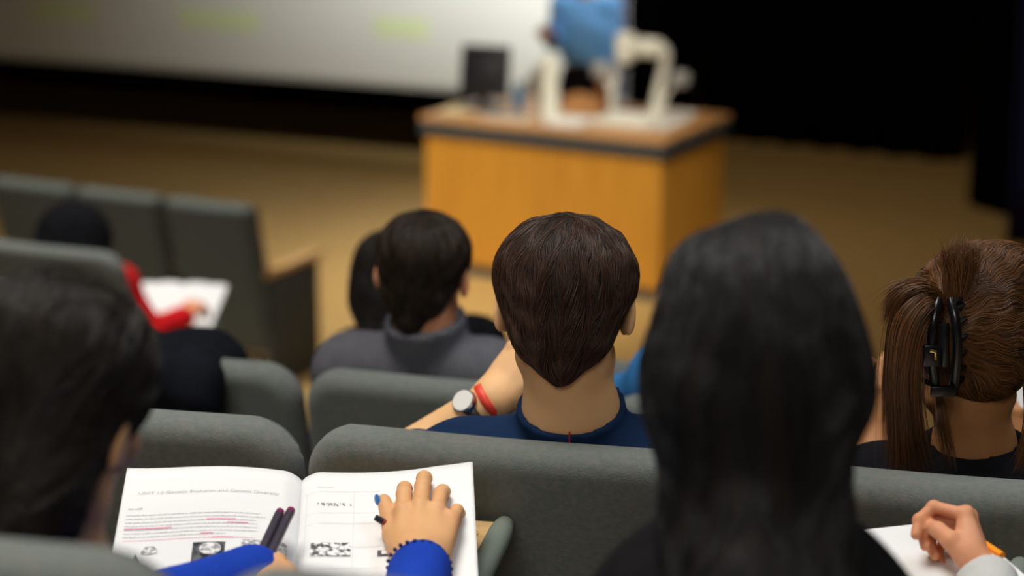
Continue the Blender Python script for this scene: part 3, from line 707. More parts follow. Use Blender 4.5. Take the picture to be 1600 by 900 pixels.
def ringband(parent, name, c, axis, R_, th, wd, m, squash=.85, upd=(0, 0, 1), n=40, label=None):
    M = frame(axis, upd); pts = [c+M[:, 0]*R_*math.cos(t)+M[:, 2]*R_*squash*math.sin(t) for t in np.linspace(0, 2*PI, n, endpoint=False)]
    V = []; F = []
    prof = [(-wd/2, 0), (-wd/2*.8, th), (wd/2*.8, th), (wd/2, 0), (wd/2*.8, -th*.4), (-wd/2*.8, -th*.4)]
    for q in pts:
        r = q-c; r /= np.linalg.norm(r)
        for (a, b) in prof: V.append(q+M[:, 1]*a+r*b)
    k = len(prof)
    for i in range(n):
        for j in range(k): F.append([i*k+j, i*k+(j+1) % k, ((i+1) % n)*k+(j+1) % k, ((i+1) % n)*k+j])
    o = npmesh(name, np.array(V), np.array(F), m, parent)
    if label: o['label'] = label
    return o, M
fa = J['wrl']-J['ell']; fa = fa/np.linalg.norm(fa)
WATCHM = mat('watch_strap', (.05, .045, .04), .4, .5); WATCHF = mat('watch_face', (.75, .74, .70), .25, .6)
REDB = mat('red_silicone', (.75, .055, .03), .45, .4)
wpos = J['wrl']-fa*.032; bpos = J['wrl']-fa*.006
wt = empty('wristwatch', tuple(wpos), 'round white-faced wristwatch on the left wrist of the man in navy', 'watch')
_, MW = ringband(wt, 'watch_strap', wpos, fa, .0285, .002, .018, WATCHM, squash=.92)
fdir = np.array([-.62, -.62, .48]); fdir = fdir-fa*(fdir@fa); fdir /= np.linalg.norm(fdir); fc = wpos+fdir*.0285
cs = MB().cyl(fc, fc+fdir*.009, .019, .0175, n=32, bev=.0015).build('watch_case', mat('steel', (.6, .6, .58), .25, .5, metal=1), wt, True)
MB().cyl(fc+fdir*.0085, fc+fdir*.0098, .0158, n=32).build('watch_face', WATCHF, wt, True)
wb2 = empty('wristband', tuple(bpos), 'bright red rubber wristband on the left wrist of the man in navy', 'wristband')
ringband(wb2, 'band', bpos, fa, .0275, .0035, .014, REDB, squash=.95)
# red stitched line down the back of the shirt, following the cloth
tsh = [c for c in man.children if c.name.startswith('t_shirt')][0]; co = np.empty(len(tsh.data.vertices)*3); tsh.data.vertices.foreach_get('co', co); co = co.reshape(-1, 3)+ORG[man.name]
bx = P(890, 680, 2.55)[0]; line = []
for z in np.linspace(2.245, 2.445, 24):
    k = (np.abs(co[:, 0]-bx) < .006) & (np.abs(co[:, 2]-z) < .006)
    if k.any(): line.append((bx, co[k, 1].min()-.0006, z))
MB().tube(line, .0013, 6).build('red_stitching', mat('red_thread', (.35, .03, .04), .8, .1), man, True)
def on_garment(name, parent, pts, r, m):
    return MB().tube(pts, r, 6).build(name, m, parent, True)
# ---------------------------------------------------------------- man in the grey ribbed sweater, third row
R2 = Rm(-16, 10, 2); H2 = P(664, 418, 3.68)
nk2 = P(668, 532, 3.66)
J = dict(head=H2, R=R2, neck=nk2, chest=nk2+np.array((0, .08, -.22)), pelvis=np.array((nk2[0], 3.84, FL3+.57)), yaw=-16,
         shl=P(545, 578, 3.72), shr=P(765, 590, 3.62), ell=P(520, 700, 3.85), elr=P(800, 720, 3.8), wrl=P(600, 700, 4.02), wrr=P(730, 700, 4.0), s=.99)
GREYK = mat('grey_ribbed_knit', (.13, .13, .155), .95, .1, noise=(.16, .16, .185), scale=30, wave=(48, 1.0, 'X'))
man2, _, _ = person('person', 'man with short dark hair in a grey ribbed turtleneck sweater', J, SKIN_C, GREYK, JEAN, floor=FL3, neckr=(.052, .056), collar=.067, collar_tube=.010, cutz=.034, h=.006, folds=(.002, 25))
hs = local(short_hair(.94, nape=-.092), H2, R2, 1.0)
hair('short_hair', man2, hs, H2-.17, H2+.17, HDARK, flow_local(short_flow((0, -.04, .125)), H2, R2), 5000, (.03, .055), rad=.0006, off=(0, .002))
# ---------------------------------------------------------------- person with black hair beyond him, fourth row
R3 = Rm(-20, 22, -4); H3 = P(612, 440, 4.55)
nk3 = P(620, 520, 4.50)
J = dict(head=H3, R=R3, neck=nk3, chest=nk3+np.array((0, .03, -.2)), pelvis=np.array((nk3[0]+.03, 4.62, FL4+.57)), yaw=-18,
         shl=P(555, 560, 4.55), shr=P(745, 540, 4.45), ell=P(560, 660, 4.7), elr=P(770, 640, 4.7), wrl=P(620, 640, 4.85), wrr=P(700, 640, 4.85), s=.95)
BLK = mat('black_jersey', (.006, .006, .008), .95, .05, noise=(.010, .010, .012), scale=30)
p3, _, _ = person('person', 'person with black hair and black top, mostly hidden behind the grey sweater man', J, SKIN_C, BLK, JEAN, floor=FL4, h=.008, neckr=(.047, .052))
def bob(low=-.12, full=1., back=.0):
    def f(p):
        d = ell(p, (0, -.012, .034), (.088*full, .105, .086)); d = smin(d, ell(p, (0, -.035+back, -.04), (.088*full, .075, .085)), .04)
        d = smin(d, cap(p, (0, -.055, -.05), (0, -.065, low), .055*full, .045*full), .03)
        return smax(d, p[:, 1]-.055, .02)
    return f
hs = local(bob(-.13, .97), H3, R3); hair('bobbed_hair', p3, hs, H3-.2, H3+.2, HBLACK, flow_local(short_flow((0, -.03, .12)), H3, R3), 1500, (.06, .10), rad=.0009, h=.006)
# ---------------------------------------------------------------- person in the red top, fifth row
R4 = Rm(-6, 25, 0); H4 = P(117, 383, 6.55)
nk4 = P(122, 436, 6.50)
J = dict(head=H4, R=R4, neck=nk4, chest=nk4+np.array((.02, .05, -.19)), pelvis=np.array((nk4[0]+.03, 6.55, FL5+.55)), yaw=-22,
         shl=P(55, 455, 6.5), shr=P(183, 446, 6.46), ell=P(60, 560, 6.6), elr=P(233, 520, 6.45), wrl=P(150, 520, 6.85), wrr=P(284, 497, 6.66), s=1.06)
RED = mat('red_jersey', (.55, .008, .012), .85, .1, noise=(.60, .012, .016), scale=20)
p4, _, _ = person('person', 'person with thick black hair in a red top, writing on a white notebook', J, SKIN_C, RED, mat('dark_navy_cloth', (.010, .012, .02), .9, .1), floor=FL5, h=.008, neckr=(.05, .053), collar=.06,
    hands=(None, dict(dir=(.35, .85, .3), curl=((35, 45, 25),)*4)), armr=(.050, .038, .038, .030))
def puffy(p):
    d = ell(p, (0, -.015, .02), (.112, .118, .112)); d = smin(d, ell(p, (0, -.05, -.05), (.105, .08, .075)), .04)
    return smax(d, p[:, 1]-.055, .02)
hs = local(puffy, H4, R4, 1.1); hair('thick_hair', p4, hs, H4-.2, H4+.2, BLK, flow_local(short_flow((0, -.03, .12)), H4, R4), 900, (.05, .09), rad=.001, h=.008, under=BLK)
# writing tablet arms -------------------------------------------------------------
def tablet(far, near, w, label, zt, group='fold-out writing tablets', arm_to=None):
    """far / near: right-hand edge points of the board top; w: width to the left"""
    far = np.array(far, float); near = np.array(near, float); d = far-near; L = np.linalg.norm(d[:2]); ang = math.atan2(-d[0], d[1])
    o = empty('writing_tablet', (near[0], near[1], zt), label, 'writing tablet', group, rz=ang)
    MB().box((-w, 0, -.018), (-.012, L, 0), .004).build('tablet_board', WOODL, o, local=True)
    MB().tube([(-.004, y, -.006) for y in np.linspace(-.005, L+.002, 10)], [.012]+[.0165]*8+[.013], 16).build('edge_tube', TUBE, o, True, local=True)
    MB().cyl((-.045, L-.05, -.001), (-.045, L-.05, .0012), .016, n=24).build('bolt_cover', mat('brass_cap', (.42, .29, .13), .6, .4), o, True, local=True)
    MB().tube(bez([(-.06, .05, -.02), (-.05, .03, -.08), (.0, .0, -.2), (.0, -.02, -.32)], 12), .013, 10).build('swing_arm', METAL, o, True, local=True)
    return o
# ---------------------------------------------------------------- woman in the blue sweater, nearest row left
R5 = Rm(-22, 26, 4); H5 = P(86, 634, 1.74)
nk5 = P(104, 945, 1.71)
TZ = 2.30
wr5 = P(658, 874, 2.23); wl5 = P(334, 926, 2.11)
BLUE = mat('royal_blue_knit', (.011, .048, .38), .9, .1, noise=(.013, .055, .44), scale=30, wave=(120, .35, 'X'))
J = dict(head=H5, R=R5, neck=nk5, chest=nk5+np.array((-.02, .02, -.2)), pelvis=np.array((nk5[0]-.06, 1.78, FL1+.56)), yaw=-20,
         shl=P(-230, 1010, 1.68), shr=P(395, 1040, 1.60), ell=P(60, 1020, 1.86), elr=P(600, 1190, 1.86), wrl=wl5, wrr=wr5, s=.95)
pz = np.array((0, .24, -.055))
p5, _, hp5 = person('person', 'woman with dark tied hair in a bright blue sweater, bending over an open textbook', J, SKIN_A, BLUE, JEAN, floor=FL1, h=.005, neckr=(.044, .050), collar=.062, sleeves=(2.24, 1.93), infl=.010, folds=(.003, 26), armr=(.043, .035, .038, .029),
    hands=(dict(dir=(.62, .72, .02), up=(-.2, -.1, 1), curl=((50, 60, 40),)*4, h=.002, thumb=[(-.022, .020, -.008), (-.044, .045, -.010), (-.050, .066, -.004), (-.040, .082, .002)]),
           dict(dir=(.03, .93, .30), up=(0, -.30, 1), h=.0016, s=1.0, flen=.93, fr=1.10, spread=(3, 0, -3, -8), curl=((0, 24, 26), (0, 18, 20), (4, 28, 30), (14, 36, 30)),
                thumb=[(-.024, .022, -.008), (-.038, .056, -.012), (-.045, .088, -.010), (-.053, .112, -.004)])))
pt = hp5[1]; nail(p5, 'painted_thumbnail', pt['thumb'][1]+np.array((-.002, 0, .0)), pt['thumb'][0], np.array((-.8, -.3, .35)), mat('blue_nail_polish', (.03, .16, .42), .3, .5), w=.0058, l=.0085)['label'] = 'blue painted thumbnail'
for i in range(4): nail(p5, 'fingernail', pt['tips'][i], pt['dip'][i], pt['M'][:, 2]*.4+pt['M'][:, 1], mat('nail', (.72, .45, .35), .35, .4), w=.0052, l=.008)
# lace trim of the cuff
fa = wr5-np.array(J['elr']); fa /= np.linalg.norm(fa); cc_ = np.array(J['elr'])+(wr5-np.array(J['elr']))*.94; MC = frame(fa, (0, 0, 1)); mb = MB()
for i in range(26):
    t = 2*PI*i/26; q = cc_+(MC[:, 0]*math.cos(t)+MC[:, 2]*math.sin(t))*.0372+fa*.0035
    mb.sph(q, .0026, n=8)
o = mb.build('cuff_beads', mat('dark_blue_bead', (.01, .03, .10), .5, .4), p5, True); o['kind'] = 'stuff'
bun5 = (P(20, 780, 1.655)-H5)@R5
def h5(p):
    d = ell(p, (0, -.015, .034), (.088, .107, .088)); d = smin(d, ell(p, (0, -.04, -.02), (.080, .070, .075)), .03)
    d = smin(d, ell(p, bun5, (.068, .055, .060)), .045)                      # low bunch
    d = smin(d, ell(p, (-.10, -.03, -.06), (.04, .045, .07)), .03)
    d = smax(d, p[:, 1]-.05+.35*np.maximum(-p[:, 2]+.0, 0), .02)
    return smax(d, -ell(p, (.098, .010, -.065), (.034, .052, .062)), .010)
def fl5(p):
    t = bun5+np.array((0, -.03, 0)); v = t-p; v /= np.linalg.norm(v, axis=1)[:, None]+1e-6; return v+np.array((0, -.35, -.4))
hs = local(h5, H5, R5, 1.0)
hair('tied_hair', p5, hs, H5-.25, H5+.19, mat('near_black_hair', (.006, .004, .003), .42, .35, attr=(.026, .017, .010)), flow_local(fl5, H5, R5), 7000, (.06, .11), rad=.00045, off=(0, .0015), jit=.12)
# ---------------------------------------------------------------- woman with long black hair, nearest row right
R6 = Rm(-4, 14, 0); H6 = P(1180, 548, 1.74)
nk6 = P(1185, 800, 1.72)
SHW = mat('pale_grey_knit', (.50, .50, .49), .95, .1, noise=(.55, .55, .54), scale=40, bump=.3, bscale=200)
wr6 = P(1536, 906, 2.19)
J = dict(head=H6, R=R6, neck=nk6, chest=nk6+np.array((0, .0, -.2)), pelvis=np.array((nk6[0], 1.76, FL1+.57)), yaw=-12,
         shl=P(960, 1075, 1.72), shr=P(1405, 1085, 1.68), ell=P(880, 1250, 1.95), elr=P(1600, 1250, 1.82), wrl=P(1120, 1080, 2.15), wrr=wr6, s=.97)
p6, _, hp6 = person('person', 'woman with long straight black hair seen from behind, holding an orange pencil', J, SKIN_C, SHW, JEAN, floor=FL1, h=.006, neckr=(.046, .05), sleeves=(1.9, 1.95), infl=.010, armr=(.043, .035, .038, .029),
    hands=(None, dict(dir=(-.10, .74, .52), up=(.93, -.25, .15), h=.0018, s=.90, spread=(4, 0, -4, -8), curl=((58, 62, 35), (66, 72, 40), (68, 76, 45), (66, 74, 45)),
                      thumb=[(-.024, .022, -.012), (-.036, .046, -.026), (-.032, .068, -.038), (-.020, .084, -.046)])))
VEST = mat('black_knit_vest', (.008, .007, .009), .95, .08, noise=(.012, .011, .012), scale=30, bump=.3, bscale=120)
vf = torso_fn(J, .019, arms=(1, 1), upto=(.35, .35))
V, F = surf(lambda p: vf(p)+wob(p, 22, .003), *bounds([J[q] for q in ('shl', 'shr', 'chest', 'pelvis', 'neck')], .2), .008); npmesh('vest', V, F, VEST, p6)
def h6(p):
    d = ell(p, (0, -.012, .026), (.088, .106, .096)); d = smin(d, ell(p, (0, -.035, -.045), (.100, .080, .080)), .05)
    d = smin(d, ell(p, (.0, -.055, -.135), (.083, .048, .070)), .04)
    for a, b, r0, r1 in (((0, -.075, -.15), (-.005, -.105, -.205), .040, .040), ((0, -.10, -.205), (-.02, -.12, -.42), .046, .075), ((.045, -.06, -.18), (.085, -.055, -.34), .040, .050), ((-.045, -.06, -.18), (-.075, -.06, -.34), .040, .050)): d = smin(d, cap(p, a, b, r0, r1), .025)
    d = smax(d, p[:, 1]-.055+.2*np.maximum(-p[:, 2], 0), .02)
    return d+.004*np.sin(p[:, 0]*62+1.2+2*np.sin(p[:, 2]*14))*np.sin(p[:, 2]*16+p[:, 1]*20)
def fl6(p): return np.stack([p[:, 0]*1.2*(p[:, 2] > 0)-p[:, 0]*1.0*((p[:, 2] < -.03) & (p[:, 2] > -.15))+p[:, 0]*1.5*(p[:, 2] < -.17), -.6*(p[:, 2] > .05), -np.ones(len(p))], 1)
hs = local(h6, H6, R6, 1.0)
hair('long_hair', p6, hs, H6-np.array((.24, .3, .46)), H6+.19, HGREY, flow_local(fl6, H6, R6), 9000, (.08, .17), n=12, rad=.00045, off=(0, .0016), jit=.10)
# ---------------------------------------------------------------- woman with the claw clip, second row right
R7 = Rm(-6, 14, -4); H7 = P(1512, 532, 2.60)
nk7 = P(1522, 700, 2.60)
J = dict(head=H7, R=R7, neck=nk7, chest=nk7+np.array((0, .0, -.2)), pelvis=np.array((nk7[0], 2.74, FL2+.56)), yaw=-12,
         shl=P(1375, 772, 2.62), shr=P(1680, 790, 2.56), ell=P(1335, 790, 2.84), elr=P(1740, 900, 2.8), wrl=P(1366, 700, 2.92), wrr=P(1590, 735, 2.92), s=.95)
p7, _, hp7 = person('person', 'woman in a black top with brown hair held up by a black claw clip', J, SKIN_D, BLK, JEAN, floor=FL2, h=.006, neckr=(.044, .05), sleeves=(1.3, 1.3), collar=.064, cutz=-.004,
    hands=(dict(dir=(-.0, .3, .9), up=(-.4, -.9, 0), curl=((30, 40, 25),)*4), dict(dir=(-.1, .4, .8), up=(.2, -.9, 0), curl=((35, 45, 25),)*4)))
HL7 = lambda q: H7+R7@np.array(q)
clipc = P(1476, 530, 2.497)
def h7(p):
    d = ell(p, (0, -.012, .034), (.083, .104, .086)); d = smin(d, ell(p, (.012, -.045, -.02), (.066, .055, .058)), .03)
    d = smin(d, ell(p, (.035, -.03, .100), (.055, .05, .030)), .03)
    d = smin(d, ell(p, (-.025, -.098, .03), (.026, .022, .055)), .03)
    return smax(d, p[:, 1]-.055+.5*np.maximum(-p[:, 2]-.0, 0), .02)
cl = np.array((-.030, -.115, .02))
def fl7(p):
    v = cl+np.array((0, 0, .6))*np.clip(p[:, 2:3]-.02, -.05, .05)-p; v /= np.linalg.norm(v, axis=1)[:, None]+1e-6; return v
hs = local(h7, H7, R7, 1.0)
hair('gathered_hair', p7, hs, H7-.19, H7+.2, HCHEST, flow_local(fl7, H7, R7), 9000, (.05, .11), n=12, rad=.0004, off=(0, .002), jit=.12, under=mat('hair_under_brown', (.014, .007, .004), .7, .2))
def lock(name, root, guides, N, spread, m, n=22, rad=.0004, r0=.3, label=None):
    "hairs filling the space between guide curves"
    G = np.array([bez(g, n) for g in guides]); k = len(G); wts = RNG.dirichlet(np.full(k, .55), N); pa = np.einsum('ij,jnk->ink', wts, G)
    t = np.linspace(0, 1, n)[None, :, None]; pa = pa+RNG.normal(size=(N, 1, 3))*spread*(r0+(1-r0)*t)+RNG.normal(size=(N, 1, 3))*spread*.8*t**2
    cutl = RNG.uniform(.72, 1, N); out = np.empty_like(pa); ts = np.linspace(0, 1, n)
    for a in range(3):
        for i in range(N): out[i, :, a] = np.interp(ts*cutl[i], ts, pa[i, :, a])
    o = strands(name, out, rad, m, root)
    if label: o['label'] = label
    return o
D = 2.50
gs = [[P(1470, 470, D), P(1440, 462, D-.03), P(1405, 500, D-.04), P(1395, 580, D-.03), P(1400, 660, D-.01), P(1395, 742, D+.01)],
      [P(1472, 480, D), P(1450, 480, D-.04), P(1425, 520, D-.05), P(1412, 600, D-.04), P(1418, 680, D-.02), P(1425, 752, D)],
      [P(1470, 500, D), P(1455, 510, D-.02), P(1440, 560, D-.03), P(1440, 620, D-.02), P(1446, 680, D-.01), P(1470, 745, D+.01)],
      [P(1468, 470, D), P(1430, 455, D+.02), P(1394, 490, D+.03), P(1385, 560, D+.04), P(1384, 640, D+.05), P(1386, 730, D+.05)]]
lock('loose_hair', p7, gs, 3800, .0045, HCHEST)
lock('loose_hair', p7, [[P(1480, 468, D), P(1445, 440, D-.01), P(1405, 446, D-.01), P(1374, 474, D-.01)], [P(1480, 475, D), P(1450, 452, D-.02), P(1415, 462, D-.02), P(1388, 505, D-.01)], [P(1478, 475, D), P(1440, 446, D), P(1400, 458, D), P(1380, 520, D)]], 800, .004, HCHEST, rad=.0005)
lock('loose_hair', p7, [[P(1480, 480, D), P(1478, 430, D), P(1465, 400, D), P(1458, 384, D)], [P(1490, 480, D), P(1500, 420, D), P(1512, 385, D), P(1505, 362, D+.01)], [P(1475, 470, D), P(1468, 430, D), P(1478, 405, D), P(1500, 395, D)], [P(1500, 470, D), P(1520, 420, D+.02), P(1545, 395, D+.03), P(1575, 388, D+.04)], [P(1500, 480, D), P(1488, 430, D), P(1480, 402, D), P(1498, 380, D+.01)], [P(1510, 470, D), P(1530, 440, D), P(1528, 400, D), P(1500, 412, D)]], 1200, .006, HCHEST, rad=.0004)
lock('loose_hair', p7, [[P(1600, 600, D+.02), P(1604, 650, D), P(1598, 700, D), P(1585, 735, D)], [P(1612, 600, D+.02), P(1618, 650, D), P(1612, 700, D), P(1600, 740, D)]], 300, .003, HCHEST)
lock('loose_hair', p7, [[P(1470, 610, D+.03), P(1478, 650, D+.02), P(1490, 700, D+.02), P(1494, 740, D)], [P(1460, 610, D+.03), P(1462, 650, D+.01), P(1470, 700, D), P(1478, 740, D)]], 60, .003, HCHEST)
# claw clip: two curved jaws with teeth, a hinge and a small brass spring
claw = empty('hair_clip', tuple(clipc), 'black plastic claw clip with a brass spring in the brown hair', 'hair clip')
CL = mat('clip_plastic', (.006, .006, .007), .25, .5)
for s, nt in ((-1, 6), (1, 7)):
    px0 = 1476+s*17; mb = MB()
    spine = bez([P(px0-s*8, 466, 2.482), P(px0, 500, 2.468), P(px0+s*3, 540, 2.466), P(px0+s*1, 580, 2.47), P(px0-s*4, 612, 2.48)], 14)
    mb.tube(spine, [.004]+[.0062]*12+[.004], 10)
    for i in range(nt):
        a = spine[int(1+i*(11/(nt-1)))]; b = a+np.array((s*.016, .022, .003)); c_ = b+np.array((-s*.006, .028, 0)); mb.tube(bez([a, b, c_], 7), [.0036, .0034, .0032, .003, .0027, .0022, .0015], 8)
    j = mb.build('clip_jaw', CL, claw, True)
MB().tube([P(1476, 505, 2.465), P(1476, 535, 2.46), P(1476, 570, 2.465)], .006, 10).build('hinge', CL, claw, True)
MB().box(tuple(P(1452, 560, 2.46)-np.array((.008, .004, .010))), tuple(P(1452, 560, 2.46)+np.array((.012, .004, .018))), .002).build('finger_grip', CL, claw, True)
MB().box(tuple(P(1466, 610, 2.47)-np.array((.010, .004, .008))), tuple(P(1466, 610, 2.47)+np.array((.022, .004, .006))), .002).build('finger_grip', CL, claw, True)
MB().tube([P(1453, 548, 2.452), P(1462, 550, 2.452), P(1462, 562, 2.452)], .0022, 8).build('spring', mat('brass', (.6, .42, .15), .3, .5, metal=1), claw, True)['label'] = 'brass coloured spring'
# ---------------------------------------------------------------- person in a blue top hidden beyond the long black hair, third row
R8 = Rm(-10, 45, 0); H8 = P(1165, 520, 3.70); nk8 = P(1150, 580, 3.58)
J = dict(head=H8, R=R8, neck=nk8, chest=nk8+np.array((0, -.02, -.19)), pelvis=np.array((nk8[0], 3.56, FL3+.57)), yaw=-14,
         shl=P(1040, 600, 3.58), shr=P(1265, 615, 3.52), ell=P(985, 625, 3.68), elr=P(1300, 700, 3.66), wrl=P(1012, 640, 3.92), wrr=P(1160, 680, 3.95), s=.97)
p8, _, _ = person('person', 'person in a bright blue top mostly hidden by the long black hair', J, SKIN_C, mat('sky_blue_cotton', (.035, .17, .42), .9, .1, noise=(.04, .19, .46), scale=20), JEAN, floor=FL3, h=.008, sleeves=(1.25, 1.25), neckr=(.047, .052))
hs = local(short_hair(.93), H8, R8); hair('short_hair', p8, hs, H8-.2, H8+.2, HBLACK, flow_local(short_flow((0, -.03, .12)), H8, R8), 800, (.03, .05), rad=.001, h=.007)
# ---------------------------------------------------------------- presenter behind the lectern
pp = P(915, 100, 14.3); HIP = np.array((pp[0], pp[1], .93)); yw = 165
Rp = Rm(yw+8, 5, 0); nkp = HIP+np.array((0, 0, .60)); Hp = nkp+np.array((-.01, -.04, .17)); fx = Rm(yw)[:, 0]; fy = Rm(yw)[:, 1]
# facing the audience: his right side is at the left of the photo
J = dict(head=Hp, R=Rp, neck=nkp, chest=HIP+np.array((0, 0, .33)), pelvis=HIP, yaw=yw, shl=nkp-fx*.18+np.array((0, 0, -.05)), shr=nkp+fx*.18+np.array((0, 0, -.05)),
         ell=nkp-fx*.22+np.array((0, 0, -.33)), elr=nkp+fx*.235+np.array((0, 0, -.32)), wrl=nkp-fx*.16+fy*.1+np.array((0, 0, -.48)), wrr=P(862, 60, 14.02), s=1.)
SHB = mat('blue_shirt_cotton', (.15, .38, .78), .85, .1, noise=(.17, .42, .82), scale=6, bump=.4, bscale=14)
J['ell'], J['elr'] = J['elr'], J['ell']; J['shl'], J['shr'] = J['shr'], J['shl']; J['wrl'], J['wrr'] = J['wrr'], J['wrl']
J['shl'], J['ell'], J['wrl'], J['shr'], J['elr'], J['wrr'] = J['shl'], J['ell'], P(860, 56, 14.0), J['shr'], J['elr'], J['shr']+fy*.12+np.array((0, 0, -.45))
if (J['shl']-J['shr'])@np.array((1, 0, 0)) > 0:
    J['shl'], J['shr'] = J['shr'], J['shl']; J['ell'], J['elr'] = J['elr'], J['ell']
    J['wrr'] = J['shr']-fy*.02+np.array((0, 0, -.64))
p9, _, _ = person('person', 'presenter in blue shirt and black trousers standing behind the lectern', J, SKIN_C, SHB, BLK, floor=0.0, seated=False, h=.010, hem=1.08, shirtname='shirt', sleeves=(1.5, 1.9), folds=(.006, 16), infl=.02, chest=(.18, .11, .22),
    hands=(dict(dir=(-.35, -.6, .5), curl=((70, 80, 40),)*4, s=1.15), None))
hs = local(short_hair(.93), Hp, Rp); hair('short_hair', p9, hs, Hp-.2, Hp+.2, HDARK, flow_local(short_flow((0, -.03, .12)), Hp, Rp), 500, (.03, .05), rad=.0015, h=.008)
# ================================================================== BOOKS, PAPERS, PENS
TZ = 2.285
tablet(Pz(793, 815, TZ), Pz(735, 930, TZ), .30, 'pale wooden writing tablet under the open textbook, with a grey rubber edge', TZ)
by = math.radians(7); tau = math.radians(16)
E1 = np.array((math.cos(by), math.sin(by), 0)); E2 = np.array((math.sin(by)*math.cos(tau)*.4, -math.cos(by)*math.cos(tau), -math.sin(tau))); E2 /= np.linalg.norm(E2); E3 = np.cross(E2, E1); E3 = E3 if E3[2] > 0 else -E3
BC = P(738, 738, 2.45); PW, PH = .215, .297
SP = BC-E1*PW
def lift(u, v):
    a = np.abs(u); side = np.where(u < 0, 1., .8)
    arch = .013*np.sin(np.clip(a/.024, 0, 1)*PI/2)*side
    wav = np.where(u < 0, .004*np.sin((a-.02)/.195*PI*1.5)*np.clip(a/.04, 0, 1)+.020*(a/.215)*(1-.6*v/PH), -.004*np.sin(np.clip((a-.02)/.15, 0, 1)*PI)+.006*np.clip((a-.12)/.09, 0, 1)**2*(1-v/PH))
    return arch+wav-.002*(a < .002)
def pg(u, v, o=0.):
    u = np.asarray(u, float); v = np.asarray(v, float)
    return SP+np.multiply.outer(u, E1)+np.multiply.outer(v, E2)+np.multiply.outer(lift(u, v)+o, E3)
bk = empty('textbook', tuple(SP), 'open textbook with printed pages and pink underlining, under the writing hand', 'book')
def sheet(name, u0, u1, v0, v1, m, parent, o=.0004, th=0., nu=24, nv=8, label=None):
    U, Vv = np.meshgrid(np.linspace(u0, u1, nu), np.linspace(v0, v1, nv), indexing='ij'); top = pg(U.ravel(), Vv.ravel(), o)
    F = []; q = lambda i, j, s: s*nu*nv+i*nv+j
    for i in range(nu-1):
        for j in range(nv-1): F.append([q(i, j, 0), q(i, j+1, 0), q(i+1, j+1, 0), q(i+1, j, 0)])
    V = top
    if th:
        bot = pg(U.ravel(), Vv.ravel(), 0)*1.; bot = SP+np.multiply.outer(U.ravel(), E1)+np.multiply.outer(Vv.ravel(), E2)+np.multiply.outer(np.minimum(lift(U.ravel(), Vv.ravel())-th, .004-th+0*U.ravel()), E3)
        V = np.concatenate([top, bot])
        for i in range(nu-1):
            for j in range(nv-1): F.append([q(i, j, 1), q(i+1, j, 1), q(i+1, j+1, 1), q(i, j+1, 1)])
        for i in range(nu-1):
            F.append([q(i, 0, 0), q(i+1, 0, 0), q(i+1, 0, 1), q(i, 0, 1)]); F.append([q(i, nv-1, 0), q(i, nv-1, 1), q(i+1, nv-1, 1), q(i+1, nv-1, 0)])
        for j in range(nv-1):
            F.append([q(0, j, 0), q(0, j, 1), q(0, j+1, 1), q(0, j+1, 0)]); F.append([q(nu-1, j, 0), q(nu-1, j+1, 0), q(nu-1, j+1, 1), q(nu-1, j, 1)])
    ob = npmesh(name, V, np.array(F), m, parent, smooth=not th)
    if label: ob['label'] = label
    return ob
lp_ = sheet('left_page', -PW, 0, 0, PH, PAPER, bk, o=0, th=.006, nu=48, nv=14)
rp_ = sheet('right_page', 0, PW, 0, PH, PAPER, bk, o=0, th=.006, nu=48, nv=14)
def print_text(name, txt, u, v, size, m, parent, width=None):
    c = bpy.data.curves.new('t', 'FONT'); c.body = txt; c.size = size; o = bpy.data.objects.new('t', c); C.objects.link(o)
    dg = bpy.context.evaluated_depsgraph_get(); me = bpy.data.meshes.new_from_object(o.evaluated_get(dg)); bpy.data.objects.remove(o)
    co = np.empty(len(me.vertices)*3); me.vertices.foreach_get('co', co); co = co.reshape(-1, 3); w_ = co[:, 0].max()
    if width: co[:, 0] *= width/w_
    F = [list(p.vertices) for p in me.polygons]; bpy.data.meshes.remove(me)
    npmesh(name, pg(u+co[:, 0], v-co[:, 1], .0005), F, m, parent, smooth=False)
def scribble(name, u0, u1, v, hgt, m, parent, n=None, gap=.35, lines=1, dv=.0055):
    "rows of tiny printed letter shapes"
    V = []; F = []
    for l in range(lines):
        u = u0; vv = v+l*dv; end = u1-(random.uniform(0, .02) if l < lines-1 else (u1-u0)*.3)
        while u < end:
            for _ in range(random.randint(2, 8)):
                w_ = hgt*random.uniform(.35, .6); h_ = hgt*random.choice((.65, .65, .7, 1)); b = len(V)
                V += [(u, vv), (u+w_, vv), (u+w_, vv-h_), (u, vv-h_)]; F.append([b, b+1, b+2, b+3]); u += w_+hgt*.2
                if u > end: break
            u += hgt*gap
    V = np.array(V); return npmesh(name, pg(V[:, 0], V[:, 1], .0005), np.array(F), m, parent, smooth=False)
print_text('printed_title', 'UNIT 10 Genetic Evolution and Genetic Diversity', -.196, .052, .0075, INKG, lp_, width=.17)
scribble('printed_heading', -.205, -.183, .081, .0035, INKG, lp_)
o = scribble('printed_text', -.206, -.035, .093, .0022, INKG, lp_, lines=7, dv=.0068); o['kind'] = 'stuff'
for (a, b, v) in ((-.206, -.150, .1165), (-.11, -.075, .1035), (-.085, -.06, .110), (-.115, -.10, .1305), (-.10, -.075, .1385), (-.206, -.05, .139)):
    sheet('pink_underline', a, b, v, v+(.0016 if b-a < .1 else .0006), PINK, lp_, o=.0006, nu=8, nv=2)
GRIM = mat('printed_picture', (.62, .62, .62), .9, .1); 
def picmat(name, dark, light, sc, lo=.42, hi=.58):
    m = mat(name, dark, .9, .1, noise=light, scale=sc, detail=6)
    r = [n for n in m.node_tree.nodes if n.bl_idname == 'ShaderNodeValToRGB'][0]; r.color_ramp.elements[0].position = lo; r.color_ramp.elements[1].position = hi; return m
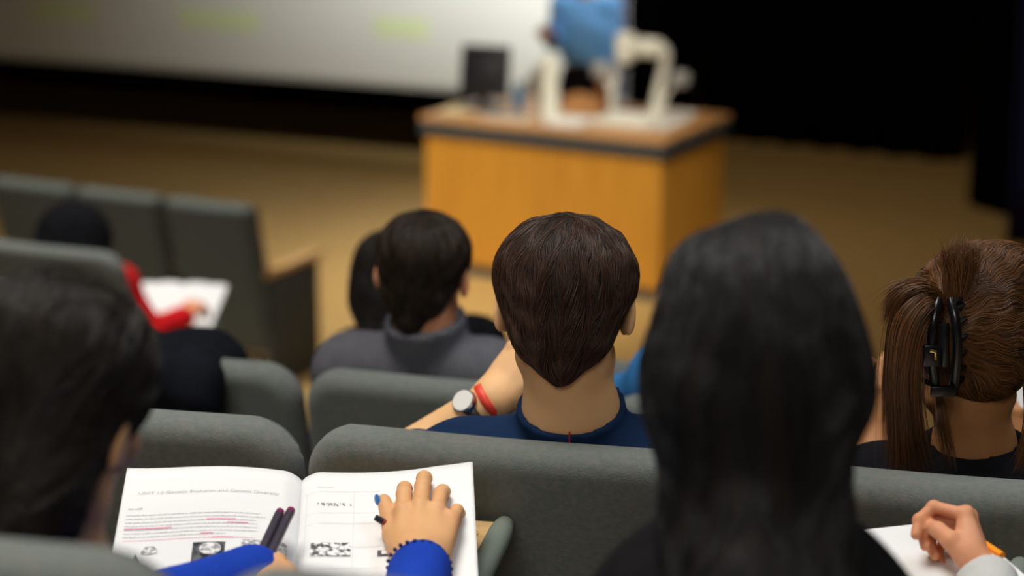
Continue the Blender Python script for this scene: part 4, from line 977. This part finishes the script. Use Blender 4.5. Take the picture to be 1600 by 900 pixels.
PIC1 = picmat('printed_photo_grey', (.10, .10, .11), (.85, .85, .85), 130)
PIC2 = picmat('printed_photo_dark', (.03, .03, .035), (.14, .14, .15), 90)
PIC3 = picmat('printed_photo_pale', (.30, .30, .31), (.78, .78, .78), 180)
sheet('printed_picture', -.122, -.084, .148, .185, PIC2, lp_, o=.0006, nu=8)
def disc(name, u, v, ru, rv, m, parent, o=.0008, n=20, tear=0):
    t = np.linspace(0, 2*PI, n, endpoint=False); V = pg(u+ru*np.cos(t)*(1+tear*np.sin(3*t)), v+rv*np.sin(t)*(1+tear*np.cos(2*t)), o)
    return npmesh(name, V, [list(range(n))[::-1]], m, parent, smooth=False)
disc('printed_globe', -.101, .160, .013, .011, PIC3, lp_)
sheet('printed_picture', -.066, -.012, .143, .180, PIC3, lp_, o=.0006, nu=14)
V = pg(np.array([-.188, -.183, -.180, -.170, -.181, -.190]), np.array([.162, .172, .180, .186, .184, .176]), .0006); npmesh('printed_bird', V, [[0, 1, 2, 3, 4, 5][::-1]], PIC2, lp_, smooth=False)
disc('printed_sketch', -.172, .158, .009, .009, PIC3, lp_, tear=.2)
# right page: faint table, picture strips
for v in (.040, .083, .104, .150, .190): sheet('table_line', .006, .10, v, v+.0005, LINE, rp_, o=.0005, nu=10, nv=2)
for u in (.008, .066, .125):
    sheet('table_line', u, u+.0005, .040, .190, LINE, rp_, o=.0005, nu=2, nv=10)
scribble('printed_heading', .02, .048, .032, .0022, LINE, rp_)
def blocky(name, u0, u1, v0, v1, nu, nv, p, parent, m=INK):
    V = []; F = []; du = (u1-u0)/nu; dv_ = (v1-v0)/nv
    for i in range(nu):
        for j in range(nv):
            if random.random() < p:
                b = len(V); a = u0+i*du; c = v0+j*dv_; w_ = du*random.uniform(.5, 1); h_ = dv_*random.uniform(.5, 1); V += [(a, c), (a+w_, c), (a+w_, c+h_), (a, c+h_)]; F.append([b, b+1, b+2, b+3])
    V = np.array(V); return npmesh(name, pg(V[:, 0], V[:, 1], .0006), np.array(F), m, parent, smooth=False)
blocky('printed_figures', .020, .066, .064, .070, 30, 2, .5, rp_)
sheet('printed_picture', .016, .064, .142, .168, PIC1, rp_, o=.0006, nu=12)
sheet('printed_picture', .096, .110, .158, .170, PIC2, rp_, o=.0006, nu=5); sheet('printed_highlight', .101, .109, .159, .166, PAPER, rp_, o=.0009, nu=4)
# writing pencil in the right hand
def pen(name, a, b, r, m, label, cat, tipm=None, tiplen=.012, group=None, endm=None, endlen=.008, cone=True, blunt=False):
    a = np.array(a, float); b = np.array(b, float); d = (b-a)/np.linalg.norm(b-a); t = empty(name, tuple(a), label, cat, group)
    s0 = a+d*(tiplen if tipm else 0); s1 = b-d*(endlen if endm else 0)
    MB().cyl(s0, s1, r, n=6 if name == 'pencil' else 20).build('barrel', m, t, True)
    if tipm: MB().cyl(a, s0, r*.9 if blunt else r*.15, r*(.95 if blunt else 1), n=16).build('tip', tipm, t, True)
    if endm: MB().cyl(s1, b, r*1.02, r*.9, n=20).build('end_cap', endm, t, True)
    return t
hw = hp5[1]['W']
pen('colour_pencil', P(586, 808, 2.300), np.array(hw((-.002, .062, -.030))), .0042, mat('dark_red_lacquer', (.32, .03, .015), .35, .5), 'short dark red pencil with a dark tip held under the hand with painted nails', 'pencil', tipm=mat('dark_tip', (.02, .015, .03), .5, .3), tiplen=.011, blunt=True)
DKP = mat('dark_marker_barrel', (.045, .035, .055), .35, .5); PRP = mat('purple_cap', (.20, .015, .09), .4, .4)
pen('marker_pen', P(394, 892, 2.16), P(438, 799, 2.285), .0056, DKP, 'dark marker pen with a purple end, left of the pair in the left hand', 'pen', endm=PRP, group='pair of marker pens')
pen('marker_pen', P(410, 892, 2.165), P(455, 797, 2.29), .0056, DKP, 'dark marker pen with a purple end, right of the pair in the left hand', 'pen', endm=PRP, group='pair of marker pens')
# ---- the long-haired woman's notebook, tablet and pencil
TZ2 = 2.325
tablet(Pz(1600, 880, TZ2), Pz(1560, 990, TZ2), .30, 'pale wooden writing tablet at the bottom right under the blank notebook', TZ2)
def flatbook(name, corner, yaw, W_, H_, label, tilt=.05, th=.006, m=PAPER, group=None, cat='notebook', fold=True):
    "corner: far right corner; yaw ccw in degrees"
    a = math.radians(yaw); o = empty(name, (0, 0, 0), label, cat, group); o.location = tuple(corner); o.rotation_euler = (tilt, 0, a); mb = MB()
    if fold:
        for s in (0, 1):
            us = np.linspace(0, W_/2, 14); pr = [(-W_/2*s-u, .010*math.sin(min(1, min(u, W_/2-u)/.03)*PI/2)*(1 if (s == 0 and u > W_/4) or (s == 1 and u < W_/4) else .5)) for u in us]
            V = []; F = []
            for (x, z) in pr: V += [(x, 0, z), (x, -H_, z), (x, -H_, -th), (x, 0, -th)]
            for i in range(len(pr)-1):
                for j in range(4): F.append([i*4+j, i*4+(j+1) % 4, i*4+4+(j+1) % 4, i*4+4+j])
            F += [[3, 2, 1, 0], [len(V)-4, len(V)-3, len(V)-2, len(V)-1]]
            npmesh('page', np.array(V), F, m, o, smooth=False, local=True)
    else:
        MB().box((-W_, -H_, -th), (0, 0, 0), .0008).build('pages', m, o, local=True)
        MB().box((-W_, -H_, -th-.001), (0, 0, -th), 0).build('back_cover', GREYP, o, local=True)
    return o
flatbook('notebook', P(1502, 811, 2.37), 15, .215, .29, 'blank white notebook at the bottom right, under the hand with the orange pencil', tilt=.05, fold=False)
pc = P(1566, 868, 2.19); pa_ = P(1478, 810, 2.30)
pen('pencil', pa_, pc, .0046, mat('orange_lacquer', (.90, .30, .01), .35, .5), 'short orange pencil held by the hand at the bottom right', 'pencil', tipm=mat('pencil_tip', (.5, .3, .15), .6, .2), tiplen=.014)
# ---- papers of the people further down
def support(o, zt): pass
nb = flatbook('notebook', P(356, 446, 7.05), -6, .32, .40, 'white open notebook in front of the person in the red top', tilt=.30, th=.01)
tablet(P(340, 470, 6.95)+np.array((0, 0, -.07)), P(325, 500, 6.75)+np.array((0, 0, -.07)), .12, 'writing tablet under the white notebook of the person in red', float(P(340, 470, 6.9)[2]-.09))
nb2 = flatbook('paper_sheets', P(1006, 632, 3.86), -10, .10, .2, 'white papers below the blue sleeve, right of the bare neck', tilt=.25, th=.004, fold=False, cat='paper')
nb3 = flatbook('paper_sheets', P(793, 655, 3.0), -14, .045, .2, 'small white paper showing just past the watch strap of the man in navy', tilt=.02, th=.004, fold=False, cat='paper')
sb_ = empty('striped_notebook', tuple(P(1618, 620, 2.95)), 'white and blue printed sheet in front of the woman with the claw clip', 'notebook')
M_ = Matrix.Translation(Vector(P(1600, 665, 2.96))) @ Matrix.Rotation(.2, 4, 'Z') @ Matrix.Rotation(.9, 4, 'X') @ Matrix.Rotation(-.5, 4, 'Z')
MB().box((-.10, -.05, -.002), (.12, .09, .002), M=M_).build('sheet', PAPER, sb_)
mb = MB()
for i in range(3): mb.box((-.10, -.045+i*.022, .0022), (.12, -.033+i*.022, .003), M=M_)
mb.build('blue_band', mat('blue_print', (.06, .13, .5), .8, .1), sb_)

# ---- a dark coat thrown over the third-row seat at the left
a1, a2, b1, b2, b3 = P(120, 580, 3.60), P(300, 598, 3.50), P(225, 578, 3.84), P(322, 574, 3.80), P(362, 612, 3.80)
def coatf(p):
    d = smin(cap(p, a1, a2, .058, .055), cap(p, b1, b2, .070, .062), .06); d = smin(d, cap(p, b2, b3, .055, .05), .05)
    d = smin(d, cap(p, a1-np.array((0, .02, .28)), a2-np.array((.01, .02, .28)), .050, .050), .02)
    for t in (0, .33, .66, 1): q = lerp(a1, a2, t); d = smin(d, cap(p, q, q-np.array((0, .03, .3)), .052, .05), .03); d = smin(d, cap(p, q, lerp(b1, b2, t), .05, .06), .04)
    return d+wob(p, 34, .006)
V, F = surf(coatf, np.minimum(a1, b1)-.42, np.maximum(a2, b3)+.25, .009)
coat = empty('coat', tuple(lerp(a1, a2, .5)-np.array((0, 0, .35))), 'black coat thrown over a seat back beyond the head of the woman in blue', 'coat')
npmesh('coat_cloth', V, F, mat('dark_coat_wool', (.006, .007, .010), .95, .05, noise=(.010, .011, .016), scale=20), coat)
